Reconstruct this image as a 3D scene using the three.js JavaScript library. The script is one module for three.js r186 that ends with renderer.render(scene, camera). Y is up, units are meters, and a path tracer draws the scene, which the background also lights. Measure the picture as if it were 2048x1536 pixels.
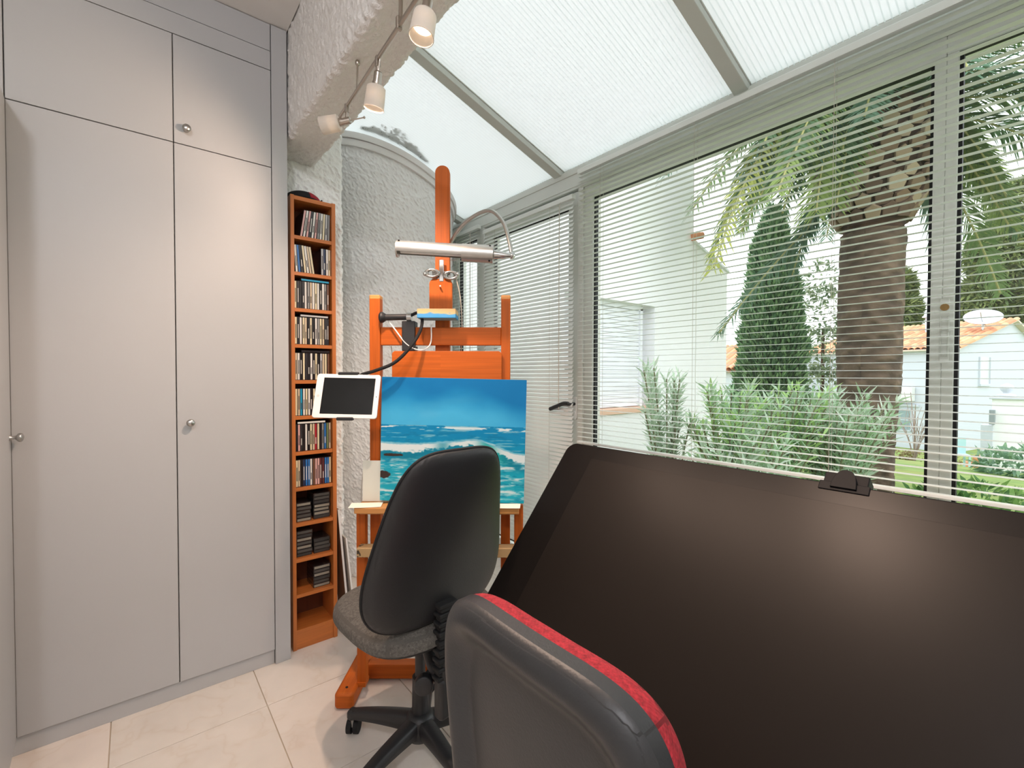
import * as THREE from 'three';
import { RoundedBoxGeometry } from 'three/addons/geometries/RoundedBoxGeometry.js';
import { mergeGeometries, toCreasedNormals } from 'three/addons/utils/BufferGeometryUtils.js';
import { RectAreaLightUniformsLib } from 'three/addons/lights/RectAreaLightUniformsLib.js';

// ---------------------------------------------------------------- camera, sky, exposure
const scene = new THREE.Scene();
const R = Math.PI / 180;
const camera = new THREE.PerspectiveCamera(79.604, 2048 / 1536, 0.05, 200);
camera.rotation.order = 'YXZ';
camera.position.set(0, 1.24, 0);
camera.rotation.set(-1.0877 * R, -39.388 * R, 0.112 * R);
scene.background = new THREE.Color(0.93, 0.97, 1.0);     // even overcast sky
scene.backgroundIntensity = 1.6;
const renderer = new THREE.WebGLRenderer({ antialias: true });
renderer.toneMapping = THREE.LinearToneMapping;
renderer.toneMappingExposure = 1.7;
renderer.shadowMap.enabled = true;
RectAreaLightUniformsLib.init();

// ---------------------------------------------------------------- helpers
let seed = 12345;
function rnd() { seed = (seed * 1664525 + 1013904223) >>> 0; return seed / 4294967296; }
const rr = (a, b) => a + (b - a) * rnd();
const pick = (a) => a[Math.floor(rnd() * a.length) % a.length];
const clamp = (x, a = 0, b = 1) => Math.min(b, Math.max(a, x));
const sst = (a, b, x) => { const t = clamp((x - a) / (b - a)); return t * t * (3 - 2 * t); };
const mix = (a, b, t) => a + (b - a) * t;
function hash(x, y, s = 0) { let h = (Math.imul(x | 0, 374761393) + Math.imul(y | 0, 668265263) + Math.imul(s | 0, 974711)) | 0; h = Math.imul(h ^ (h >>> 13), 1274126177); return ((h ^ (h >>> 16)) >>> 0) / 4294967296; }
function vnoise(x, y, s = 0, px = 0, py = 0) {
  const xi = Math.floor(x), yi = Math.floor(y), fx = x - xi, fy = y - yi;
  const u = fx * fx * (3 - 2 * fx), v = fy * fy * (3 - 2 * fy);
  const wx = (i) => (px ? ((i % px) + px) % px : i), wy = (i) => (py ? ((i % py) + py) % py : i);
  const a = hash(wx(xi), wy(yi), s), b = hash(wx(xi + 1), wy(yi), s), c = hash(wx(xi), wy(yi + 1), s), d = hash(wx(xi + 1), wy(yi + 1), s);
  return mix(mix(a, b, u), mix(c, d, u), v);
}
function fbm(x, y, s = 0, oct = 4, p = 0) { let f = 0, a = 0.5, k = 1; for (let i = 0; i < oct; i++) { f += a * vnoise(x * k, y * k, s + i * 17, p * k, p * k); a *= 0.5; k *= 2; } return f; }
const used = {};
function numbered(n) { if (!(n in used)) { used[n] = 0; return n; } used[n]++; return n + '_' + String(used[n]).padStart(3, '0'); }
function triUV(g, grain) {
  const p = g.attributes.position, n = g.attributes.normal, uv = new Float32Array(p.count * 2);
  let L = grain;
  if (L === undefined) { g.computeBoundingBox(); const s = new THREE.Vector3(); g.boundingBox.getSize(s); L = s.x >= s.y && s.x >= s.z ? 0 : s.y >= s.z ? 1 : 2; }
  for (let i = 0; i < p.count; i++) {
    const q = [p.getX(i), p.getY(i), p.getZ(i)], m = [Math.abs(n.getX(i)), Math.abs(n.getY(i)), Math.abs(n.getZ(i))];
    const N = m[0] >= m[1] && m[0] >= m[2] ? 0 : m[1] >= m[2] ? 1 : 2;
    let V = L === N ? (N + 1) % 3 : L; const U = 3 - N - V;
    uv[2 * i] = q[U]; uv[2 * i + 1] = q[V];
  }
  g.setAttribute('uv', new THREE.BufferAttribute(uv, 2));
  return g;
}
function join(gs) {
  gs = (Array.isArray(gs) ? gs : [gs]).map((g) => { const q = g.index ? g.toNonIndexed() : g; for (const k of Object.keys(q.attributes)) if (!['position', 'normal', 'uv'].includes(k)) q.deleteAttribute(k); return q; });
  if (gs.length === 1) return gs[0];
  for (const g of gs) if (!g.attributes.uv) g.setAttribute('uv', new THREE.BufferAttribute(new Float32Array(g.attributes.position.count * 2), 2));
  return mergeGeometries(gs);
}
// one named Mesh; keepUV leaves the uv of the geometry, otherwise uv in metres
function obj(name, gs, mat, parent = scene, keepUV = false, grain) {
  const g = join(gs); if (!keepUV) triUV(g, grain);
  const m = new THREE.Mesh(g, mat); m.name = parent === scene ? numbered(name) : name;
  m.castShadow = m.receiveShadow = true; parent.add(m); return m;
}
function meshOf(name, geo, mat, parent = scene) { const m = new THREE.Mesh(geo, mat); m.name = parent === scene ? numbered(name) : name; m.castShadow = m.receiveShadow = true; parent.add(m); return m; }
function tag(o, label, category, group) { o.userData.label = label; o.userData.category = category; if (group) o.userData.group = group; return o; }
function struct(o, label, category) { o.userData.kind = 'structure'; if (label) o.userData.label = label; if (category) o.userData.category = category; return o; }
function thing(name, label, category, [x, y, z] = [0, 0, 0], turn = 0, group) {
  const o = new THREE.Group(); o.name = numbered(name); scene.add(o); o.position.set(x, y, z); o.rotation.y = turn; tag(o, label, category, group); return o;
}
function stuff(o) { o.userData.kind = 'stuff'; return o; }
const V3 = (x, y, z) => new THREE.Vector3(x, y, z);
// box by its limits
function bl(x0, x1, y0, y1, z0, z1, r = 0, seg = 2) {
  const w = x1 - x0, h = y1 - y0, d = z1 - z0, g = r > 0 ? new RoundedBoxGeometry(w, h, d, seg, Math.min(r, w / 2.01, h / 2.01, d / 2.01)) : new THREE.BoxGeometry(w, h, d);
  return g.translate((x0 + x1) / 2, (y0 + y1) / 2, (z0 + z1) / 2);
}
function bc(w, h, d, x, y, z, r = 0, seg = 2) { return bl(x - w / 2, x + w / 2, y - h / 2, y + h / 2, z - d / 2, z + d / 2, r, seg); }
function cyl(r0, r1, a, b, seg = 20, open = false) {           // cylinder from point a (r0) to b (r1)
  const A = V3(...a), B = V3(...b), L = A.distanceTo(B), g = new THREE.CylinderGeometry(r1, r0, L, seg, 1, open);
  const q = new THREE.Quaternion().setFromUnitVectors(V3(0, 1, 0), B.clone().sub(A).normalize());
  return g.applyQuaternion(q).translate((A.x + B.x) / 2, (A.y + B.y) / 2, (A.z + B.z) / 2);
}
function tube(pts, r, seg = 24, rad = 8) {
  const c = new THREE.CatmullRomCurve3(pts.map((p) => V3(...p))), g = [new THREE.TubeGeometry(c, seg, r, rad)];
  for (const p of [pts[0], pts[pts.length - 1]]) g.push(new THREE.SphereGeometry(r, rad, 6).translate(...p));
  return join(g);
}
function lathe(prof, seg = 28) { return new THREE.LatheGeometry(prof.map((p) => new THREE.Vector2(p[0], p[1])), seg); }
function along(g, from, dir) { const q = new THREE.Quaternion().setFromUnitVectors(V3(0, 1, 0), V3(...dir).normalize()); return g.applyQuaternion(q).translate(...from); }
function extr(shape, depth, bev = 0.002, seg = 2) {
  const g = new THREE.ExtrudeGeometry(shape, { depth: depth - 2 * bev, bevelEnabled: bev > 0, bevelThickness: bev, bevelSize: bev, bevelOffset: -bev, bevelSegments: seg, curveSegments: 14 });
  return g.translate(0, 0, bev);
}
function rrect(w, h, r, x = -w / 2, y = -h / 2) {                // r: one radius or [tl,tr,br,bl]
  const [tl, tr, br, bl_] = Array.isArray(r) ? r : [r, r, r, r], s = new THREE.Shape();
  s.moveTo(x + bl_, y); s.lineTo(x + w - br, y); if (br) s.absarc(x + w - br, y + br, br, -Math.PI / 2, 0);
  s.lineTo(x + w, y + h - tr); if (tr) s.absarc(x + w - tr, y + h - tr, tr, 0, Math.PI / 2);
  s.lineTo(x + tl, y + h); if (tl) s.absarc(x + tl, y + h - tl, tl, Math.PI / 2, Math.PI);
  s.lineTo(x, y + bl_); if (bl_) s.absarc(x + bl_, y + bl_, bl_, Math.PI, Math.PI * 1.5);
  return s;
}
// closed cushion or shell: outline(k) -> [x, y] round the edge; top(v), bottom(v) -> z over v = 0 (centre) .. 1 (edge); bend(x, y) -> z added
function pillow(outline, top, bottom, nU = 72, nV = 14, bend = () => 0, centre = [0, 0], smooth = false) {
  const pos = [], idx = [];
  for (const f of [top, bottom]) for (let j = 0; j <= nV; j++) { const v = Math.sin((j / nV) * Math.PI / 2); for (let i = 0; i < nU; i++) { const [ox, oy] = outline(i / nU), x = centre[0] + (ox - centre[0]) * v, y = centre[1] + (oy - centre[1]) * v; pos.push(x, y, f(v, x, y) + bend(x, y)); } }
  const row = (nV + 1) * nU;
  for (let s = 0; s < 2; s++) for (let j = 0; j < nV; j++) for (let i = 0; i < nU; i++) {
    const a = s * row + j * nU + i, b = s * row + j * nU + ((i + 1) % nU), c = a + nU, d = b + nU;
    if (s === 0) idx.push(a, c, b, b, c, d); else idx.push(a, b, c, b, d, c);
  }
  for (let i = 0; i < nU; i++) { const a = nV * nU + i, b = nV * nU + ((i + 1) % nU), c = row + a, d = row + b; idx.push(a, c, b, b, c, d); }
  const g = new THREE.BufferGeometry(); g.setAttribute('position', new THREE.Float32BufferAttribute(pos, 3)); g.setIndex(idx);
  if (smooth) { g.computeVertexNormals(); return g; }
  return toCreasedNormals(g.toNonIndexed(), 0.9);
}
// grid surface f(u,v) -> [x,y,z], u,v in 0..1, uv in metres given by su, sv
function grid(nu, nv, f, su = 1, sv = 1) {
  const pos = new Float32Array((nu + 1) * (nv + 1) * 3), uv = new Float32Array((nu + 1) * (nv + 1) * 2), idx = [];
  let k = 0;
  for (let j = 0; j <= nv; j++) for (let i = 0; i <= nu; i++) { const p = f(i / nu, j / nv); pos[3 * k] = p[0]; pos[3 * k + 1] = p[1]; pos[3 * k + 2] = p[2]; uv[2 * k] = (i / nu) * su; uv[2 * k + 1] = (j / nv) * sv; k++; }
  for (let j = 0; j < nv; j++) for (let i = 0; i < nu; i++) { const a = j * (nu + 1) + i, b = a + 1, c = a + nu + 1, d = c + 1; idx.push(a, b, c, b, d, c); }
  const g = new THREE.BufferGeometry(); g.setAttribute('position', new THREE.BufferAttribute(pos, 3)); g.setAttribute('uv', new THREE.BufferAttribute(uv, 2)); g.setIndex(idx); g.computeVertexNormals(); return g;
}

// ---------------------------------------------------------------- textures
function tex(w, h, f, srgb = false, rep) {
  const d = new Uint8Array(w * h * 4);
  for (let y = 0; y < h; y++) for (let x = 0; x < w; x++) { const c = f(x / w, y / h), k = 4 * (y * w + x); if (typeof c === 'number') d[k] = d[k + 1] = d[k + 2] = clamp(c) * 255; else for (let i = 0; i < 3; i++) d[k + i] = clamp(c[i]) * 255; d[k + 3] = 255; }
  const t = new THREE.DataTexture(d, w, h); t.wrapS = t.wrapT = THREE.RepeatWrapping; t.magFilter = THREE.LinearFilter; t.minFilter = THREE.LinearMipmapLinearFilter; t.generateMipmaps = true;
  if (srgb) t.colorSpace = THREE.SRGBColorSpace; if (rep) t.repeat.set(rep[0], rep[1]); t.needsUpdate = true; return t;
}
const T = {};
T.grainy = tex(256, 256, (u, v) => 0.5 * vnoise(u * 128, v * 128, 3, 128, 128) + 0.5 * vnoise(u * 64, v * 64, 4, 64, 64), false, [6, 6]);
T.wood = tex(256, 512, (u, v) => { const w = fbm(u * 24, v * 2, 7, 4, 0) * 0.6 + vnoise(u * 90, v * 5, 9, 90, 5) * 0.4; const g = 0.84 + 0.2 * w; return [g, g * 0.985, g * 0.96]; }, true, [4, 1.4]);
T.plaster = tex(512, 512, (u, v) => sst(0.38, 0.72, fbm(u * 64, v * 64, 21, 3, 64)) * 0.7 + 0.3 * vnoise(u * 160, v * 160, 25, 160, 160), false, [2.2, 2.2]);
function marble(s, tint) {
  return tex(256, 256, (u, v) => { const w = fbm(u * 4 + 2 * fbm(u * 3, v * 3, s, 3), v * 4, s + 3, 4); const vein = Math.exp(-Math.abs(fbm(u * 3 + w, v * 3 - w, s + 11, 4) - 0.5) * 42); const g = 0.93 + 0.07 * w; return [g * tint[0] - vein * 0.02, g * tint[1] - vein * 0.03, g * tint[2] - vein * 0.04]; }, true, [1 / 0.45, 1 / 0.45]);
}
T.fabric = tex(256, 256, (u, v) => { const n = 0.55 * vnoise(u * 128, v * 128, 31, 128, 128) + 0.45 * vnoise(u * 40, v * 40, 32, 40, 40); return 0.62 + 0.38 * n; }, true, [5, 5]);
T.weave = tex(128, 128, (u, v) => 0.5 + 0.5 * Math.sin(u * Math.PI * 32) * Math.sin(v * Math.PI * 32), false, [10, 10]);
T.bark = tex(256, 512, (u, v) => { const n = fbm(u * 8, v * 40, 41, 4, 0); const ring = vnoise(u * 10, v * 56, 44, 10, 56); const g = 0.4 + 0.35 * n + 0.28 * ring; return [g, g * 0.93, g * 0.85]; }, true);
T.barkB = tex(256, 512, (u, v) => 0.5 * fbm(u * 8, v * 40, 41, 4, 0) + 0.5 * vnoise(u * 10, v * 56, 44, 10, 56));

// ---------------------------------------------------------------- materials
const std = (o) => new THREE.MeshStandardMaterial(o), phy = (o) => new THREE.MeshPhysicalMaterial(o);
const M = {};
M.cabinet = phy({ color: '#b3b3b3', roughness: 0.42, bumpMap: T.grainy, bumpScale: 0.00006 });
M.inside = std({ color: '#c9c3ba', roughness: 0.8 });
M.wallPlain = std({ color: '#e6e3df', roughness: 0.92 });
M.stucco = std({ color: '#f0eeeb', roughness: 0.9, bumpMap: T.plaster, bumpScale: 0.0018 });
M.beamStucco = std({ color: '#e4e1dd', roughness: 0.92, bumpMap: T.plaster, bumpScale: 0.0014 });
M.alu = phy({ color: '#d9dcd6', roughness: 0.38, clearcoat: 0.15, clearcoatRoughness: 0.4 });
M.rib = phy({ color: '#c9ccc4', roughness: 0.5 });
M.gasket = std({ color: '#0c0c10', roughness: 0.7 });
M.glass = phy({ color: '#ffffff', roughness: 0.0, transmission: 1, thickness: 0, ior: 1.5 });
M.poly = phy({ color: '#f6faf9', roughness: 1, transmission: 0.31, thickness: 0, ior: 1.3, specularIntensity: 0.3 });
M.flute = phy({ color: '#f2f7f6', roughness: 1, transmission: 0.86, thickness: 0, ior: 1.2, specularIntensity: 0.2 });
M.slat = phy({ color: '#e8ece8', roughness: 0.42 });
M.cord = std({ color: '#cfc9bd', roughness: 0.9 });
M.grout = std({ color: '#c4b5a0', roughness: 0.95 });
const tileTints = [[0.915, 0.875, 0.835], [0.90, 0.865, 0.825], [0.925, 0.88, 0.84]];
M.tiles = tileTints.map((t, i) => phy({ color: '#ffffff', map: marble(60 + i * 29, t), roughness: 0.24, specularIntensity: 0.7 }));
M.chrome = std({ color: '#c9c8c6', roughness: 0.16, metalness: 1 });
M.nickel = std({ color: '#b5aca2', roughness: 0.3, metalness: 1 });
M.steel = std({ color: '#bdbcb8', roughness: 0.34, metalness: 0.95 });
M.knob = std({ color: '#b9b7b4', roughness: 0.28, metalness: 1 });
M.beech = phy({ color: '#c9641f', map: T.wood, roughness: 0.5, specularIntensity: 0.5 });
M.beechPale = phy({ color: '#d99a58', map: T.wood, roughness: 0.5 });
M.rackWood = phy({ color: '#c47336', map: T.wood, roughness: 0.4, clearcoat: 0.2, clearcoatRoughness: 0.4 });
M.rackBack = std({ color: '#6e3a20', map: T.wood, roughness: 0.7 });
M.blackPlastic = phy({ color: '#242426', roughness: 0.46, bumpMap: T.grainy, bumpScale: 0.00015 });
M.greyPlastic = phy({ color: '#313234', roughness: 0.42, bumpMap: T.grainy, bumpScale: 0.0002 });
M.blackCloth = std({ color: '#1b1b1d', roughness: 0.95 });
M.greyCloth = std({ color: '#77726c', map: T.fabric, roughness: 1, bumpMap: T.fabric, bumpScale: 0.0008 });
M.redCloth = std({ color: '#c4303c', map: T.fabric, roughness: 0.95, bumpMap: T.weave, bumpScale: 0.0007 });
M.board = phy({ color: '#12100f', roughness: 0.36, specularIntensity: 0.2 });
M.boardInner = phy({ color: '#181513', roughness: 0.38, specularIntensity: 0.2 });
M.rubber = std({ color: '#111113', roughness: 0.8 });
M.white = phy({ color: '#eceae6', roughness: 0.35 });
M.paper = std({ color: '#f0eedf', roughness: 0.9 });
M.screen = phy({ color: '#060607', roughness: 0.14 });
M.frosted = phy({ color: '#e6e0d8', roughness: 0.75, transmission: 0.4, thickness: 0, ior: 1.4 });
M.clear = phy({ color: '#ffffff', roughness: 0.04, transmission: 1, thickness: 0, ior: 1.45 });
M.bulb = std({ color: '#fff3e4', emissive: '#ffe2c4', emissiveIntensity: 1.2, roughness: 0.5 });

// ---------------------------------------------------------------- room constants (metres)
const FL = 0, CEIL = 2.706, XW = 1.93, ZF = 1.1, XL = -1.35;
const roofY = (x) => 2.40 + 0.33 * (XW - x);
const CX = 1.38, CZ = -3.09, CR = 0.465;                     // the round stucco tower at the far end

// floor: slab and single tiles
{
  const f = struct(obj('floor', bl(XL, 2.02, -0.08, -0.004, -3.3, ZF), M.grout));
  const gap = 0.0028, s = 0.45, geos = [0, 1, 2, 3].map((k) => triUV(bl(gap / 2, s - gap / 2, -0.012, 0, gap / 2, s - gap / 2, 0.0012, 1).toNonIndexed(), 2));
  geos.forEach((g, k) => { const uv = g.attributes.uv; for (let i = 0; i < uv.count; i++) { let a = uv.getX(i) - s / 2, b = uv.getY(i) - s / 2; for (let q = 0; q < k; q++) [a, b] = [-b, a]; uv.setXY(i, a + s / 2 + 0.07 * k, b + s / 2); } });
  let n = 0;
  for (let i = -4; i < 4; i++) for (let j = -4; j < 7; j++) {
    const x = 0.375 + i * s, z = -1.898 + j * s - 0.0;
    if (x + s < XL || x > 1.95 || z > ZF) continue;
    const t = meshOf('tile', geos[(n * 7 + i * 3 + 40) % 4], M.tiles[(i * 5 + j * 3 + 60) % 3], f); t.position.set(x, 0, z); n++;
  }
}
// inner room shell
struct(obj('ceiling', bl(XL - 0.1, 0.522, CEIL, CEIL + 0.1, -2.9, ZF + 0.1), M.wallPlain));
struct(obj('wall_left', bl(XL - 0.1, XL, -0.08, CEIL, -2.9, ZF + 0.1), M.wallPlain));
struct(obj('wall_back', bl(XL, 2.1, -0.08, 3.0, ZF, ZF + 0.1), M.wallPlain));
struct(obj('wall_behind_wardrobe', bl(XL, 0.53, -0.08, CEIL, -2.9, -2.8), M.wallPlain));
struct(obj('wall_far', bl(0.5, 2.05, -0.08, 3.0, -3.4, -3.3), M.wallPlain));
struct(obj('wall_upper', bl(0.522, 0.70, 2.80, 3.0, -3.3, ZF), M.wallPlain));

// relief of hand-thrown plaster on real geometry
const relief = (s, t, sd) => { const a = vnoise(s * 88, t * 88, sd) * 0.65 + vnoise(s * 130, t * 130, sd + 5) * 0.35; const b = vnoise(s * 34, t * 34, sd + 9); return sst(0.44, 0.68, a * 0.72 + b * 0.28); };
{ // beam between the inner room and the glazed part: rough plaster, rounded arrises
  const x0 = 0.524, x1 = 0.699, y0 = 2.253, y1 = 2.85, r = 0.022, z0 = -2.37, z1 = ZF;
  const prof = []; const N = (a, b, n, nx, ny) => { for (let i = 0; i < n; i++) prof.push([mix(a[0], b[0], i / n), mix(a[1], b[1], i / n), nx, ny]); };
  N([x0, y1], [x0, y0 + r], 56, -1, 0);
  for (let i = 0; i < 8; i++) { const q = Math.PI + (i / 8) * Math.PI / 2; prof.push([x0 + r + r * Math.cos(q), y0 + r + r * Math.sin(q), Math.cos(q), Math.sin(q)]); }
  N([x0 + r, y0], [x1 - r, y0], 24, 0, -1);
  for (let i = 0; i < 8; i++) { const q = 1.5 * Math.PI + (i / 8) * Math.PI / 2; prof.push([x1 - r + r * Math.cos(q), y0 + r + r * Math.sin(q), Math.cos(q), Math.sin(q)]); }
  N([x1, y0 + r], [x1, y1], 40, 1, 0); prof.push([x1, y1, 1, 0]);
  const n = prof.length - 1; let len = [0]; for (let i = 1; i <= n; i++) len.push(len[i - 1] + Math.hypot(prof[i][0] - prof[i - 1][0], prof[i][1] - prof[i - 1][1]));
  const g = grid(n, 480, (u, v) => { const i = Math.round(u * n), p = prof[i], z = mix(z1, z0, v), d = 0.0055 * relief(len[i], z, 71) - 0.003; return [p[0] + p[2] * d, p[1] + p[3] * d, z]; }, len[n], z1 - z0);
  struct(meshOf('beam', g, M.beamStucco));
}
{ // wall behind the rack with its outer corner
  const path = []; const r = 0.02, xe = 0.833, zw = -2.37;
  for (let x = 0.50; x < xe - r; x += 0.005) path.push([x, zw, 0, 1]);
  for (let i = 0; i <= 6; i++) { const q = Math.PI / 2 - (i / 6) * Math.PI / 2; path.push([xe - r + r * Math.cos(q), zw - r + r * Math.sin(q), Math.cos(q), Math.sin(q)]); }
  for (let z = zw - r - 0.02; z > -3.3; z -= 0.02) path.push([xe, z, 1, 0]);
  const n = path.length - 1;
  const g = grid(n, 540, (u, v) => { const i = Math.round(u * n), p = path[i], y = v * 2.85 - 0.01, d = 0.0062 * relief(i * 0.005, y, 83) - 0.003; return [p[0] + p[2] * d, y, p[1] + p[3] * d]; }, n * 0.005, 2.85);
  struct(meshOf('wall_niche', g, M.stucco));
}
{ // round tower wall
  const a0 = -1.75, a1 = 1.75;
  const g = grid(330, 540, (u, v) => { const a = mix(a0, a1, u), top = roofY(CX + CR * Math.sin(a)) + 0.0, y = v * top - 0.005, d = 0.0068 * relief(a * CR + 9, y, 95) - 0.003, r = CR + d; return [CX + r * Math.sin(a), y, CZ + r * Math.cos(a)]; }, CR * (a1 - a0), 2.65);
  const w = struct(meshOf('wall_round', g, M.stucco));
  // moulding that follows the roof line round the tower
  const mold = (r0, h0, h1, seg = 90) => grid(4, seg, (u, v) => { const a = mix(-1.7, 1.7, v), x = CX + r0 * Math.sin(a), z = CZ + r0 * Math.cos(a), y = roofY(x) - 0.012; const k = Math.round(u * 4); const q = [[CR - 0.01, h0], [r0, h0], [r0, (h0 + h1) / 2], [r0 - 0.004, h1], [CR - 0.01, h1]][k]; return [CX + q[0] * Math.sin(a), y - q[1], CZ + q[0] * Math.cos(a)]; });
  struct(meshOf('trim_1', toCreasedNormals(join([mold(CR + 0.034, 0, 0.034), mold(CR + 0.020, 0.034, 0.072)]), 0.5), M.wallPlain));
}

// ---------------------------------------------------------------- glazed roof
{
  const zs = [-3.30, -2.98, -1.926, -0.878, 0.17, ZF], xa = 0.69, xb = XW + 0.08;
  const panelPos = (x, dy = 0) => [x, roofY(x) + 0.03 + dy];
  for (let k = 0; k < zs.length - 1; k++) {
    const z0 = zs[k], z1 = zs[k + 1];
    const [ax, ay] = panelPos(xa), [bx_, by] = panelPos(xb);
    const g = new THREE.BufferGeometry();
    g.setAttribute('position', new THREE.Float32BufferAttribute([ax, ay, z0, bx_, by, z0, ax, ay, z1, bx_, by, z1], 3));
    g.setAttribute('uv', new THREE.Float32BufferAttribute([0, 0, 1, 0, 0, 1, 1, 1], 2)); g.setIndex([0, 2, 1, 1, 2, 3]); g.computeVertexNormals();
    const p = struct(meshOf('roof_panel', g, M.poly));
    const sl = Math.atan2(by - ay, bx_ - ax), L = Math.hypot(bx_ - ax, by - ay), fl = [];
    for (let z = z0 + 0.012; z < z1 - 0.004; z += 0.0195) fl.push(new THREE.PlaneGeometry(L, 0.0045).rotateX(-Math.PI / 2).rotateZ(sl).translate((ax + bx_) / 2, (ay + by) / 2 - 0.004, z));
    stuff(obj('flute', fl, M.flute, p));
  }
  zs.slice(1, -1).forEach((z) => {
    const [ax, ay] = panelPos(xa), [bx_, by] = panelPos(xb - 0.06), sl = Math.atan2(by - ay, bx_ - ax), L = Math.hypot(bx_ - ax, by - ay);
    const mk = (w, h, dy) => bc(L, h, w, 0, dy, 0, 0.003).rotateZ(sl).translate((ax + bx_) / 2, (ay + by) / 2, z);
    const r = struct(obj('roof_rib', [mk(0.058, 0.03, -0.022), mk(0.05, 0.05, 0.03)], M.rib));
    obj('gasket', [mk(0.066, 0.005, -0.0035)], M.alu, r);
  });
  struct(obj('roof_gutter', [bl(XW - 0.005, XW + 0.10, 2.37, 2.405, -3.3, ZF, 0.004), bl(XW + 0.02, XW + 0.10, 2.40, 2.46, -3.3, ZF, 0.004)], M.alu));
}
{ // dead leaves lying on the roof sheet above the tower moulding
  seed = 5150; const t = thing('roof_litter', 'dark clump of dead leaves lying on the roof sheet above the round wall', 'leaves', [1.2, roofY(1.2) + 0.032, -2.72]); const gs = [];
  for (let i = 0; i < 420; i++) { const u = rr(-1, 1), w = Math.exp(-u * u * 2.2), a = -0.28 + u * 0.42, r = CR + 0.01 + Math.abs(rr(0, 1) * rr(0, 1)) * 0.14 * w, x = CX + r * Math.sin(a), z = CZ + r * Math.cos(a), g = new THREE.PlaneGeometry(rr(0.01, 0.03), rr(0.008, 0.018)).rotateX(-Math.PI / 2 + rr(-0.3, 0.3)).rotateY(rr(0, 6.28)); gs.push(g.translate(x - 1.2, roofY(x) - roofY(1.2) + rr(0.001, 0.01), z + 2.72)); }
  obj('dead_leaves', gs, std({ color: '#4d4a40', roughness: 1 }), t).userData.kind = 'stuff';
}
// ---------------------------------------------------------------- window wall
{
  const x0 = XW, x1 = XW + 0.09, GX = XW + 0.035;
  struct(obj('wall_window_frame', [bl(x0, x1, 2.285, 2.372, -3.3, ZF, 0.004), bl(x0, x1, -0.02, 0.05, -3.3, ZF, 0.004), bl(x0 - 0.004, x1, 2.30, 2.312, -3.3, ZF)], M.alu));
  const post = (name, za, zb, y0 = 0.05, y1 = 2.285, xa = x0) => struct(obj(name, bl(xa, x1, y0, y1, za, zb, 0.004), M.alu));
  post('window_post', -1.772, -1.735); post('window_post', -2.72, -2.665); post('window_post', -3.3, -3.06);
  // fixed and sliding lights: frame, gasket, pane
  function light(n, za, zb, y0, y1, st, o = {}) {
    const w = new THREE.Group(); w.name = n; scene.add(w); struct(w);
    const xa = x0 + 0.012, xb = x1 - 0.01, ga = za + (o.l ?? st), gb = zb - (o.r ?? st), gy0 = y0 + (o.b ?? st), gy1 = y1 - (o.t ?? st);
    obj('frame', [bl(xa, xb, y0, gy0, za, zb, 0.003), bl(xa, xb, gy1, y1, za, zb, 0.003), bl(xa, xb, gy0, gy1, za, ga, 0.003), bl(xa, xb, gy0, gy1, gb, zb, 0.003)], M.alu, w);
    const q = 0.009;
    obj('gasket', [bl(GX - 0.012, GX + 0.012, gy0, gy0 + q, ga, gb), bl(GX - 0.012, GX + 0.012, gy1 - q, gy1, ga, gb), bl(GX - 0.012, GX + 0.012, gy0, gy1, ga, ga + q), bl(GX - 0.012, GX + 0.012, gy0, gy1, gb - q, gb)], M.gasket, w);
    const pg = new THREE.PlaneGeometry(gb - ga, gy1 - gy0).rotateY(-Math.PI / 2).translate(GX, (gy0 + gy1) / 2, (ga + gb) / 2);
    obj('pane', pg, M.glass, w);
    return w;
  }
  const big = light('window_1', -1.735, -0.262, 0.05, 2.285, 0.06, { l: 0.062, r: 0.028, t: 0.062 });
  light('window_2', -0.262, ZF, 0.05, 2.285, 0.06, { l: 0.028, t: 0.058 });
  light('window_3', -3.06, -2.72, 0.05, 2.285, 0.05);
  const d = light('door_1', -2.66, -1.775, 0.05, 2.275, 0.08);
  // door lever
  const hz = -1.795, hx = x0 - 0.052, hy = 1.078;
  const lv = obj('handle', [tube([[hx, hy + 0.004, hz], [hx - 0.002, hy + 0.003, hz - 0.03], [hx - 0.003, hy - 0.012, hz - 0.075], [hx - 0.003, hy - 0.033, hz - 0.135]], 0.0115, 30, 12), cyl(0.009, 0.009, [hx, hy, hz], [x0 + 0.014, hy, hz], 14)], M.blackPlastic, d);
  obj('escutcheon', [extr(rrect(0.034, 0.13, 0.016), 0.01, 0.002).rotateY(-Math.PI / 2).translate(x0 + 0.013, hy - 0.025, hz), cyl(0.009, 0.009, [x0 - 0.006, hy - 0.05, hz], [x0 + 0.01, hy - 0.05, hz], 16)], M.white, d);
  // cylinder lock on the meeting stile
  const lz = -0.255, ly = 1.452;
  obj('lock_plate', extr(rrect(0.022, 0.20, 0.004), 0.005, 0.001).rotateY(-Math.PI / 2).translate(x0 + 0.012, 1.38, lz), M.alu, big);
  obj('lock_cylinder', [cyl(0.0105, 0.0105, [x0 + 0.014, ly, lz], [x0 + 0.001, ly, lz], 20), bl(x0 - 0.0005, x0 + 0.004, ly - 0.006, ly + 0.006, lz - 0.0015, lz + 0.0015)], std({ color: '#9a7f55', roughness: 0.35, metalness: 1 }), big);
  obj('recess_pull', [bl(x0 + 0.004, x0 + 0.0075, 1.30, 1.425, lz - 0.008, lz - 0.0062), bl(x0 + 0.004, x0 + 0.0075, 1.30, 1.425, lz + 0.0062, lz + 0.008), ...[0, 1, 2, 3].map((k) => bl(x0 + 0.004, x0 + 0.0068, 1.30 + k * 0.04, 1.302 + k * 0.04, lz - 0.007, lz + 0.007))], M.rib, big);
}
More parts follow.
